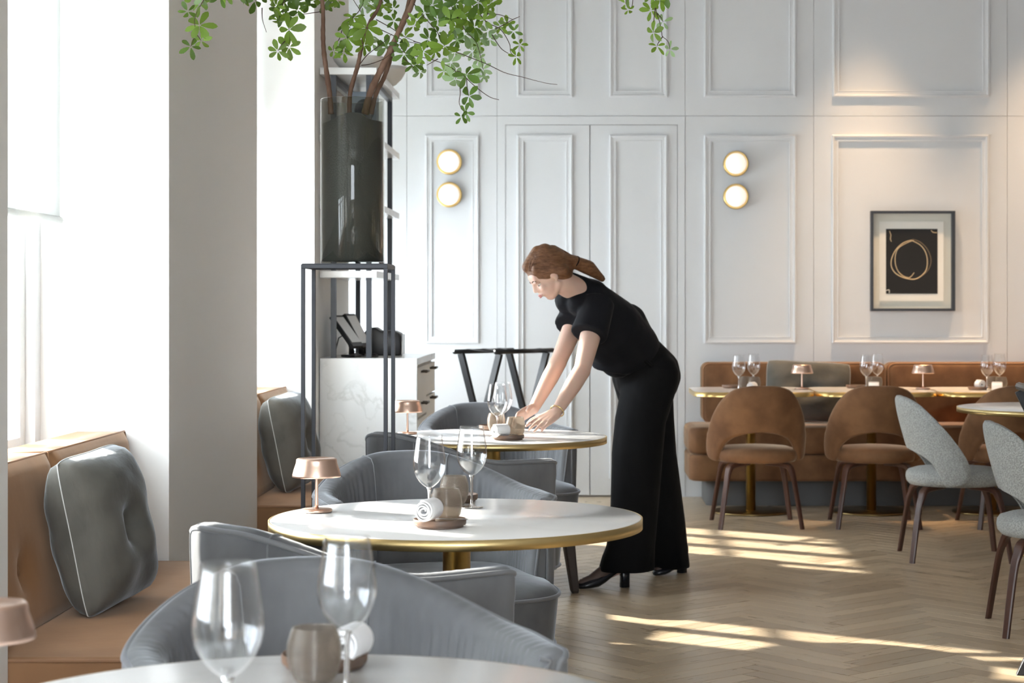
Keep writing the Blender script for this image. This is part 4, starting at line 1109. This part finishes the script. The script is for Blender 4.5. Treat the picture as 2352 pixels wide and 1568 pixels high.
def make_shell_chair(up, wood):
    """open-backed chair: oval seat, wrapped backrest with an arched opening; front = local +y, rear = -y"""
    t = empty('open_back_chair')
    R0 = .262; HO = .545
    def tmax(h):
        pts = [(.374, 66), (.380, 76), (.392, 84), (.42, 89), (.47, 88), (.52, 84), (.58, 77), (.64, 69), (.70, 59), (.74, 51), (.77, 43), (.79, 35), (.803, 25), (.81, 13)]
        for (h0, a), (h1, b_) in zip(pts, pts[1:]):
            if h0 <= h <= h1: return a+(b_-a)*(h-h0)/(h1-h0)
        return pts[-1][1]
    def tmin(h):
        if h >= HO: return 0
        pts = [(.374, 60), (.380, 57), (.40, 54), (.43, 51), (.46, 47), (.49, 41), (.51, 34), (.525, 26), (.537, 16), (HO, 0)]
        for (h0, a), (h1, b_) in zip(pts, pts[1:]):
            if h0 <= h <= h1: return a+(b_-a)*(h-h0)/(h1-h0)
        return 0
    hs = [.374, .377, .382, .392, .405, .42, .44, .46, .48, .495, .508, .520, .530, .538, .5435, .5451, .56, .58, .61, .64, .67, .70, .725, .75, .77, .785, .797, .805, .81]
    NCc = 12
    def pos(th, h, o):
        a = math.radians(th); lean = -.075*smooth((h-.40)/.42)-.02*(h-.4)
        r = R0+o+.012*math.sin(PI*min(1, max(0, (h-.37)/.40)))
        return (r*math.sin(a), -.182+.235*(1-math.cos(a))*1.02-o*math.cos(a)*1+lean*(math.cos(a)*.5+.5), h)
    g = G()
    # grid on each side, both surfaces, closed rims
    T2_ = .021
    for sg in (-1, 1):
        grid_o = []; grid_i = []
        for h in hs:
            lo, hi = tmin(h), tmax(h)
            ro = []; ri = []
            for c in range(NCc+1):
                q = c/NCc; th = lo+(hi-lo)*q
                eh = min(1, (hi-th)/9.0 if hi-th < 9 else 1, ((th-lo)/7.0 if (h < HO and th-lo < 7) else 1), (.812-h)/.028, (h-.372)/.03)
                if h >= HO: eh = min(eh, max((h-HO)/.022, min(1, 1)) if False else eh)
                if HO <= h < HO+.024: eh = min(eh, max((h-HO)/.024, .0)+.25+abs(th)/60)
                eh = max(0, min(1, eh)); tk = T2_*(.22+.78*math.sqrt(max(0, 1-(1-eh)**2)))
                ro.append(pos(sg*th, h, tk)); ri.append(pos(sg*th, h, -tk))
            grid_o.append(ro); grid_i.append(ri)
        nr = len(hs); nc = NCc+1; vs = [p for r in grid_o for p in r]+[p for r in grid_i for p in r]; off = nr*nc; fs = []
        for i in range(nr-1):
            for j in range(nc-1):
                a, b_, c, d = i*nc+j, i*nc+j+1, (i+1)*nc+j+1, (i+1)*nc+j
                f1 = (a, b_, c, d); f2 = (off+a, off+d, off+c, off+b_)
                if sg < 0: f1, f2 = f1[::-1], f2[::-1]
                fs += [f1, f2]
        def strip(ix):
            for a, b_ in zip(ix, ix[1:]): fs.append((a, b_, off+b_, off+a))
        strip([i*nc+nc-1 for i in range(nr)]); strip([(nr-1)*nc+j for j in range(nc)]); strip([j for j in range(nc)])
        ho = [i for i, h in enumerate(hs) if h < HO]+[next(i for i, h in enumerate(hs) if h >= HO)]
        strip([i*nc for i in ho])
        g.add(vs, fs)
    # weld the two halves
    o = g.build('backrest', up, t)
    w = o.modifiers.new('w', 'WELD'); w.merge_threshold = .0008
    s_ = o.modifiers.new('s', 'SUBSURF'); s_.levels = 1; s_.render_levels = 1
    bake(o)
    out = superell(.236, .245, 48, 2.3, 0, .015)
    g = G(); ring = lambda sc, z: [(x*sc, .015+(y-.015)*sc, z) for x, y in out]
    g.loft([ring(.82, .366), ring(.93, .370), ring(.985, .385), ring(1, .405), ring(.99, .424), ring(.95, .438), ring(.8, .450), ring(.5, .457), ring(.15, .459)]); g.build('seat', up, t)
    # bent wood legs
    for sx in (-1, 1):
        for sy in (-1, 1):
            pts = catmull([Vector((sx*.06, sy*.07+.01, .357)), Vector((sx*.125, sy*.135+.01, .357)), Vector((sx*.165, sy*.172+.01, .348)), Vector((sx*.182, sy*.188+.01, .315)), Vector((sx*.196, sy*.208+.01, .24)), Vector((sx*.232, sy*.242+.01, 0))], 5)
            rr = []; n = len(pts); out_d = Vector((sx, sy, 0)).normalized(); side = Vector((-out_d.y, out_d.x, 0))
            for i, p in enumerate(pts):
                tg = (pts[min(i+1, n-1)]-pts[max(0, i-1)]).normalized(); nn = tg.cross(side).normalized(); q = i/(n-1)
                w_ = .025-.011*q; h_ = .0085+.0055*math.sin(PI*min(1, q*1.3))
                if i == n-1: nn = Vector((nn.x, nn.y, 0)).normalized()
                rr.append([p+side*(w_*a)+nn*(h_*b_) for a, b_ in ((-1, -.6), (-.7, -1), (.7, -1), (1, -.6), (1, .6), (.7, 1), (-.7, 1), (-1, .6))])
            G().loft(rr, smooth=False).build('leg', wood, t)
    return t
br = make_shell_chair(M['brown'], M['walnut'])
for i, (px, rz, l) in enumerate(((1741, 2, 'left caramel velvet open-backed chair at the first banquette table'), (2015, -2, 'caramel velvet open-backed chair at the middle banquette table, behind the grey chair'), (2326, 4, 'caramel velvet open-backed chair at the right edge behind the round table'))):
    Yc = 10.90; c = br if i == 0 else copy_tree(br)
    place(c, (px-CX)*Yc/F*.99, Yc, 0, math.radians(rz)); tag(c, l, 'chair', 'caramel velvet open-backed chairs')
gc = make_shell_chair(M['boucle'], M['walnut'])
for i, (x, y, rz, l) in enumerate(((1.85, 9.50, -92, 'grey boucle chair with dark legs, the farther one, facing the round table'), (1.85, 7.40, -94, 'grey boucle chair nearest the camera at the right edge'))):
    c = gc if i == 0 else copy_tree(gc)
    place(c, x, y, 0, math.radians(rz)); tag(c, l, 'chair', 'grey boucle open-backed chairs')
# ================================================================ THE WOMAN
wm = thing('person', 'woman in black top and wide trousers bending over the far round table', 'person', (.28, 8.6, 0))
WO = Vector((.28, 8.6, 0))
def Q(px, py, Y): return P(px, py, Y)-WO
lat = Vector((.43, -.90, 0)).normalized()                 # her left, towards the camera
HC = Q(1259, 632, 7.97); HS = .88
fw = Vector((-.80, -.22, -.56)).normalized(); upv = (Vector((-.50, -.1, .85))); upv = (upv-fw*upv.dot(fw)).normalized(); lf = upv.cross(fw).normalized()
HR = Matrix((fw, lf, upv)).transposed()                   # local x=face, y=left, z=up
def hp(x, y, z): return HC+HR@Vector((x, y, z))*HS
g = G()
# head
g.ell(hp(-.012, 0, .028), (0.0864, 0.0666, 0.0774), HR, 20, 14)
g.ell(hp(.022, 0, -.035), (0.0540, 0.0504, 0.0612), HR, 18, 12)
g.ell(hp(.040, 0, -.088), (0.0252, 0.0234, 0.0198), HR, 12, 8)            # chin
g.cap(hp(-.01, .045, -.055), hp(.035, .018, -.088), .018, .016)     # jaw
g.cap(hp(-.01, -.045, -.055), hp(.035, -.018, -.088), .018, .016)
g.ell(hp(.068, 0, .030), (0.0198, 0.0450, 0.0270), HR, 14, 8)             # forehead
g.cap(hp(.080, .016, .012), hp(.080, .042, .008), .009, .007); g.cap(hp(.080, -.016, .012), hp(.080, -.042, .008), .009, .007)   # brow ridge
for s_ in (-1, 1): g.ell(hp(.056, s_*.036, -.030), (0.0198, 0.0162, 0.0162), HR, 12, 8)   # cheeks
g.cap(hp(.084, 0, .006), hp(.0965, 0, -.028), .0070, .0088, 12)      # nose
for s_ in (-1, 1): g.ell(hp(.088, s_*.0095, -.033), (0.0081, 0.0072, 0.0063), HR, 10, 6)
g.ell(hp(.080, 0, -.058), (0.0108, 0.0216, 0.0108), HR, 12, 8)            # mouth mound
for s_ in (-1, 1):                                                   # ears
    g.ell(hp(-.010, s_*.074, -.008), (0.0153, 0.0072, 0.0261), HR, 14, 8)
    g.ell(hp(-.006, s_*.074, -.032), (0.0081, 0.0063, 0.0090), HR, 10, 6)
# neck, torso, legs (under the clothes), arms
nb = Q(1335, 672, 8.07); chest = Q(1385, 735, 8.19); waist = Q(1450, 800, 8.36); hip = Q(1482, 862, 8.46)
g.cap(hp(-.035, 0, -.06), nb, .050, .056, 20)
shL = Q(1372, 704, 8.02); shR = Q(1338, 700, 8.22)
g.cap(nb, chest, .06, .10, 20); g.cap(chest, waist, .105, .085, 20); g.cap(waist, hip, .08, .085, 20)
g.cap(shL, shR, .048, .046, 16)
eL = Q(1337, 850, 7.84); wL = Q(1277, 948, 7.66)
eR = Q(1283, 830, 8.02); wR = Q(1226, 938, 7.84)
for s0, e0, w0 in ((shL, eL, wL), (shR, eR, wR)):
    m0 = s0.lerp(e0, .5); m1 = e0.lerp(w0, .35)
    g.cap(s0, m0, .049, .044, 16); g.cap(m0, e0, .044, .035, 16); g.cap(e0, m1, .037, .036, 16); g.cap(m1, w0, .036, .0235, 16)
def hand(w0, tip, palm_n, side, curl=.35, s=1.0):
    """w0 wrist, tip = middle fingertip aim, palm_n = direction the palm faces, side = direction of the thumb"""
    d = (tip-w0).normalized(); pn = (palm_n-d*palm_n.dot(d)).normalized(); sd_ = (side-d*side.dot(d)-pn*side.dot(pn)).normalized()
    k0 = w0+d*.088*s
    for o in (-.027, -.009, .009, .027): g.cap(w0+sd_*o*.55*s+d*.01, k0+sd_*o*s-d*abs(o)*.15, .0165*s, .0125*s, 10)
    for o, L in ((.030, .070), (.0105, .080), (-.0095, .075), (-.029, .058)):
        p = k0+sd_*o*s-d*abs(o)*.15; dd = (d+sd_*o*3.2).normalized(); a = p
        for k, f in enumerate((.45, .30, .25)):
            c_ = curl*(k*.75+.25); v = (dd*math.cos(c_)+pn*math.sin(c_)).normalized(); b_ = a+v*L*f*s
            g.cap(a, b_, (.0092-.0009*k)*s, (.0084-.0009*k)*s, 10); a = b_
    p = w0+sd_*.022*s+d*.022*s+pn*.006; a = p
    for v, L in (((d*.75+sd_*.75+pn*.25), .040), ((d*.95+sd_*.40+pn*.35), .032), ((d+sd_*.1+pn*.35), .026)):
        b_ = a+v.normalized()*L*s; g.cap(a, b_, .0118*s, .0095*s, 10); a = b_
hand(wL, Q(1224, 981, 7.55), Vector((-.25, .25, -1)), Vector((-.5, .85, .1)), .20, .98)
hand(wR, Q(1174, 967, 7.74), Vector((.1, -.75, -.6)), Vector((-.55, -.2, .8)), .38, .98)
aL = Q(1414, 1292, 8.48); aR = Q(1548, 1290, 8.93)
hipL = hip+lat*.075; hipR = hip-lat*.075; kL = Q(1455, 1085, 8.40); kR = Q(1508, 1085, 8.66)
for h_, k_, a_ in ((hipL, kL, aL), (hipR, kR, aR)):
    g.cap(h_, k_, .068, .050, 16); g.cap(k_, a_, .054, .036, 16)
# feet: heel raised by the block heel
toeL = Q(1337, 1333, 8.44); ballL = Q(1362, 1335, 8.46); heelL = Q(1437, 1300, 8.50)
toeR = Q(1512, 1303, 8.86); ballR = Q(1527, 1303, 8.88); heelR = Q(1568, 1278, 8.96)
for a_, he, ba, to in ((aL, heelL, ballL, toeL), (aR, heelR, ballR, toeR)):
    g.cap(a_, he, .034, .026, 12); g.cap(a_, ba, .027, .019, 12); g.cap(he, ba, .022, .020, 12); g.cap(ba, to, .018, .012, 12)
body = blob(g, 'body', M['skin'], wm, .0052, 5, .5)
# eyes, brows, lips
for s_ in (-1, 1):
    e = G().ell(hp(.0655, s_*.031, -.006), (.0100, .0110, .0092), HR, 14, 8).build('eye', M['eye'], wm)
    G().ell(hp(.0728, s_*.032, -.011), (.0030, .0050, .0048), HR, 10, 6).build('iris', M['iris'], e)
    G().ell(hp(.0665, s_*.031, -.001), (.0112, .0128, .0088), HR, 16, 10).build('eyelid', M['skin'], wm)
    G().tube([hp(.0885, s_*.014, .015), hp(.0865, s_*.030, .019), hp(.0765, s_*.048, .013)], [.0026, .0026, .0016], 6).build('eyebrow', M['brow'], wm)
g = G()
g.tube([hp(.079, .021, -.059), hp(.0905, .009, -.0555), hp(.0925, 0, -.0565), hp(.0905, -.009, -.0555), hp(.079, -.021, -.059)], [.0015, .0040, .0038, .0040, .0015], 8)
g.tube([hp(.078, .019, -.061), hp(.0895, .008, -.0645), hp(.0905, 0, -.065), hp(.0895, -.008, -.0645), hp(.078, -.019, -.061)], [.0015, .0042, .0048, .0042, .0015], 8)
g.build('lips', M['lip'], wm)
# hair: cap of hair drawn back, small topknot lift and a short ponytail
g = G()
g.ell(hp(-.022, 0, .040), (0.0945, 0.0747, 0.0828), HR, 24, 14)
g.ell(hp(-.055, 0, .000), (0.0630, 0.0675, 0.0738), HR, 20, 12)
for s_ in (-1, 1): g.cap(hp(.045, s_*.055, .058), hp(-.06, s_*.066, -.012), .022, .026, 12)
g.cap(hp(.060, .0, .088), hp(-.02, 0, .118), .026, .030, 14)
g.ell(hp(-.045, 0, .112), (0.0378, 0.0450, 0.0270), HR, 16, 10)
tail0 = Q(1320, 602, 8.0)
g.cap(hp(-.08, 0, .02), tail0, .050, .030, 14)
tl = Q(1383, 640, 8.08)
m1 = tail0.lerp(tl, .5)+Vector((0, 0, .012)); g.cap(tail0, m1, .028, .032, 14); g.cap(m1, tl, .032, .014, 14)
hairo = blob(g, 'hair', M['hair'], wm, .0055, 3, .5)
# loose strands over the hair as fine ridges
g = G(); rh = random.Random(3)
for k in range(46):
    a = rh.uniform(-1.25, 1.25); pts = []
    for j in range(7):
        q = j/6; th = math.radians(22+128*q); x = -.022+.106*math.cos(th)*math.cos(a*.45); y = .083*math.sin(a)*(.55+.45*math.sin(th*1.0)); z = .040+.093*math.sin(th)*math.cos(a)
        pts.append(hp(x, y*(1-.5*q*q), z))
    pts.append(tail0+Vector((rh.uniform(-.01, .01), rh.uniform(-.015, .015), rh.uniform(-.015, .02))))
    g.tube(catmull(pts, 3), .0021, 5)
for k in range(26):
    o1 = Vector((rh.uniform(-.012, .012), rh.uniform(-.018, .018), rh.uniform(-.014, .014)))
    g.tube(catmull([tail0+o1*.8, m1+o1*1.1, tl+o1*.7], 4), [.003]*4+[.0026]*4+[.002], 5)
tag(g.build('hair_strands', M['hair'], wm), kind='stuff')
G().tube([tail0+Matrix.Rotation(a, 3, (tl-tail0).normalized())@((tl-tail0).normalized().cross(Vector((0, 1, 0)))*.031) for a in [2*PI*k/14 for k in range(14)]], .004, 6, closed=True).build('hair_tie', M['cloth'], wm)

# black boxy top with short sleeves
g = G()
g.frus(Q(1298, 651, 8.045), Q(1345, 684, 8.10), .059, .088, 24)
g.ell(Q(1352, 697, 8.12), (.075, .165, .070), Matrix.Rotation(math.radians(-24), 3, 'Z'), 20, 12)
g.cap(Q(1362, 708, 8.12), Q(1400, 748, 8.22), .112, .135, 24)
g.cap(Q(1400, 748, 8.22), Q(1452, 800, 8.36), .135, .125, 24)
g.cap(Q(1350, 735, 8.14), Q(1398, 800, 8.26), .085, .085, 24)
g.cap(Q(1440, 790, 8.34), Q(1420, 822, 8.34), .118, .090, 24)
g.frus(Q(1415, 790, 8.31), Q(1405, 852, 8.32), .13, .085, 24)
g.cap(Q(1440, 742, 8.31), Q(1478, 785, 8.41), .09, .060, 20)
g.ell(Q(1350, 668, 8.12), (.085, .10, .055), None, 16, 10); g.ell(Q(1318, 690, 8.13), (.07, .13, .07), Matrix.Rotation(math.radians(-24), 3, 'Z'), 16, 10)
g.frus(shL+Vector((.01, 0, .025)), Q(1352, 770, 7.93), .066, .080, 24)
g.frus(shR+Vector((.01, 0, .025)), Q(1309, 752, 8.11), .062, .074, 24)
blob(g, 'top', M['cloth2'], wm, .0065, 14, .5)
# wide trousers
g = G(); sv = Vector((.92, .35, 0))
g.cap(Q(1462, 815, 8.38), hip+Vector((.01, 0, 0)), .118, .150, 28)
g.cap(hipL, hipL.lerp(kL, .4), .118, .10, 24); g.cap(hipR, hipR.lerp(kR, .4), .118, .10, 24)
g.ell(Q(1497, 868, 8.50), (.118, .175, .125), Matrix.Rotation(math.radians(-24), 3, 'Z'), 20, 12)
def leg_(pts):
    rings = []
    for (xa, xb, py, Y, e) in pts:
        c = Q((xa+xb)/2, py, Y); r = (xb-xa)/2*Y/F
        rings.append([c+Vector((r*math.cos(2*PI*j/36), r*e*math.sin(2*PI*j/36), 0))*(1+.035*math.sin(5*2*PI*j/36+1)*min(1, max(0, (py-900)/250))) for j in range(36)])
    g.loft(rings)
leg_([(1426, 1545, 850, 8.42, .95), (1424, 1545, 900, 8.41, .95), (1412, 1530, 960, 8.39, .95), (1404, 1522, 1040, 8.38, .95), (1402, 1515, 1120, 8.39, .95), (1400, 1508, 1200, 8.42, .95), (1391, 1503, 1255, 8.45, .95), (1381, 1502, 1280, 8.47, .95), (1373, 1502, 1309, 8.49, .9)])
leg_([(1445, 1548, 850, 8.48, .95), (1440, 1546, 900, 8.52, .95), (1438, 1548, 960, 8.56, .95), (1440, 1553, 1040, 8.62, .95), (1446, 1563, 1120, 8.70, .95), (1462, 1573, 1200, 8.79, .95), (1480, 1580, 1270, 8.88, .95), (1490, 1584, 1303, 8.93, .9)])
blob(g, 'trousers', M['cloth'], wm, .007, 3, .5)
G().tube([Q(1461, 812, 8.38)+Matrix.Rotation(math.radians(38), 3, 'Y')@Vector((.127*math.cos(a), .122*math.sin(a), 0)) for a in [2*PI*k/40 for k in range(40)]], .010, 6, closed=True).build('waistband', M['cloth'], wm)
# shoes
def shoe(a_, he, ba, to, nm):
    d = (to-he); d.z = 0; d.normalize(); s_ = Vector((-d.y, d.x, 0)); g = G(); rr = []
    toe = Vector((to.x, to.y, 0))+d*.028; heel = Vector((he.x, he.y, 0))-d*.022; L = (toe-heel).length
    for q, zb, zt, w in ((0, .082, .118, .012), (.04, .078, .126, .026), (.16, .074, .122, .030), (.32, .052, .104, .029), (.48, .022, .076, .032), (.60, .006, .058, .037), (.74, .001, .043, .039), (.86, .0005, .034, .034), (.95, .001, .027, .022), (1, .004, .017, .006)):
        c = heel+d*L*q; rr.append([c+s_*(w*math.cos(a))+Vector((0, 0, (zb+zt)/2+(zt-zb)/2*math.sin(a))) for a in [2*PI*k/18 for k in range(18)]])
    g.loft(rr); o = g.build('shoe', M['leather'], wm)
    g = G(); h0 = heel+d*.004
    rr = []
    for z, w, l in ((0, .021, .042), (.045, .021, .040), (.098, .026, .052)):
        rr.append([h0+s_*(w*math.copysign(abs(math.sin(a))**.6, math.sin(a)))+d*(.002+l/2+l/2*math.copysign(abs(math.cos(a))**.6, math.cos(a)))+Vector((0, 0, z)) for a in [2*PI*k/16 for k in range(16)]])
    g.loft(rr); g.build('block_heel', M['leather'], o)
    g = G(); g.cap(a_, a_.lerp(ba, .55), .0365, .030, 14); g.cap(a_+Vector((0, 0, .10)), a_, .038, .0365, 14); g.cap(a_.lerp(ba, .5), ba+Vector((0, 0, .006)), .033, .028, 14); g.cap(ba+Vector((0, 0, .006)), to+Vector((0, 0, .004)), .027, .019, 14); g.cap(a_, he+Vector((0, 0, .01)), .036, .029, 14)
    blob(g, 'stocking', M['stocking'], wm, .006, 3, .5)
for p in (aL, heelL, ballL, toeL, aR, heelR, ballR, toeR): pass
def fix(a_, he, ba, to):
    he = Vector((he.x, he.y, .105)); ba = Vector((ba.x, ba.y, .032)); to = Vector((to.x, to.y, .024)); return a_, he, ba, to
shoe(*fix(aL, heelL, ballL, toeL), 'left'); shoe(*fix(aR, heelR, ballR, toeR), 'right')
d = (wL-eL).normalized(); u = d.cross(Vector((0, 0, 1))).normalized(); v = d.cross(u); c = wL-d*.012
G().tube([c+(u*math.cos(a)+v*math.sin(a))*.0285 for a in [2*PI*k/28 for k in range(28)]], .0028, 7, closed=True).build('bracelet', M['gold'], wm)
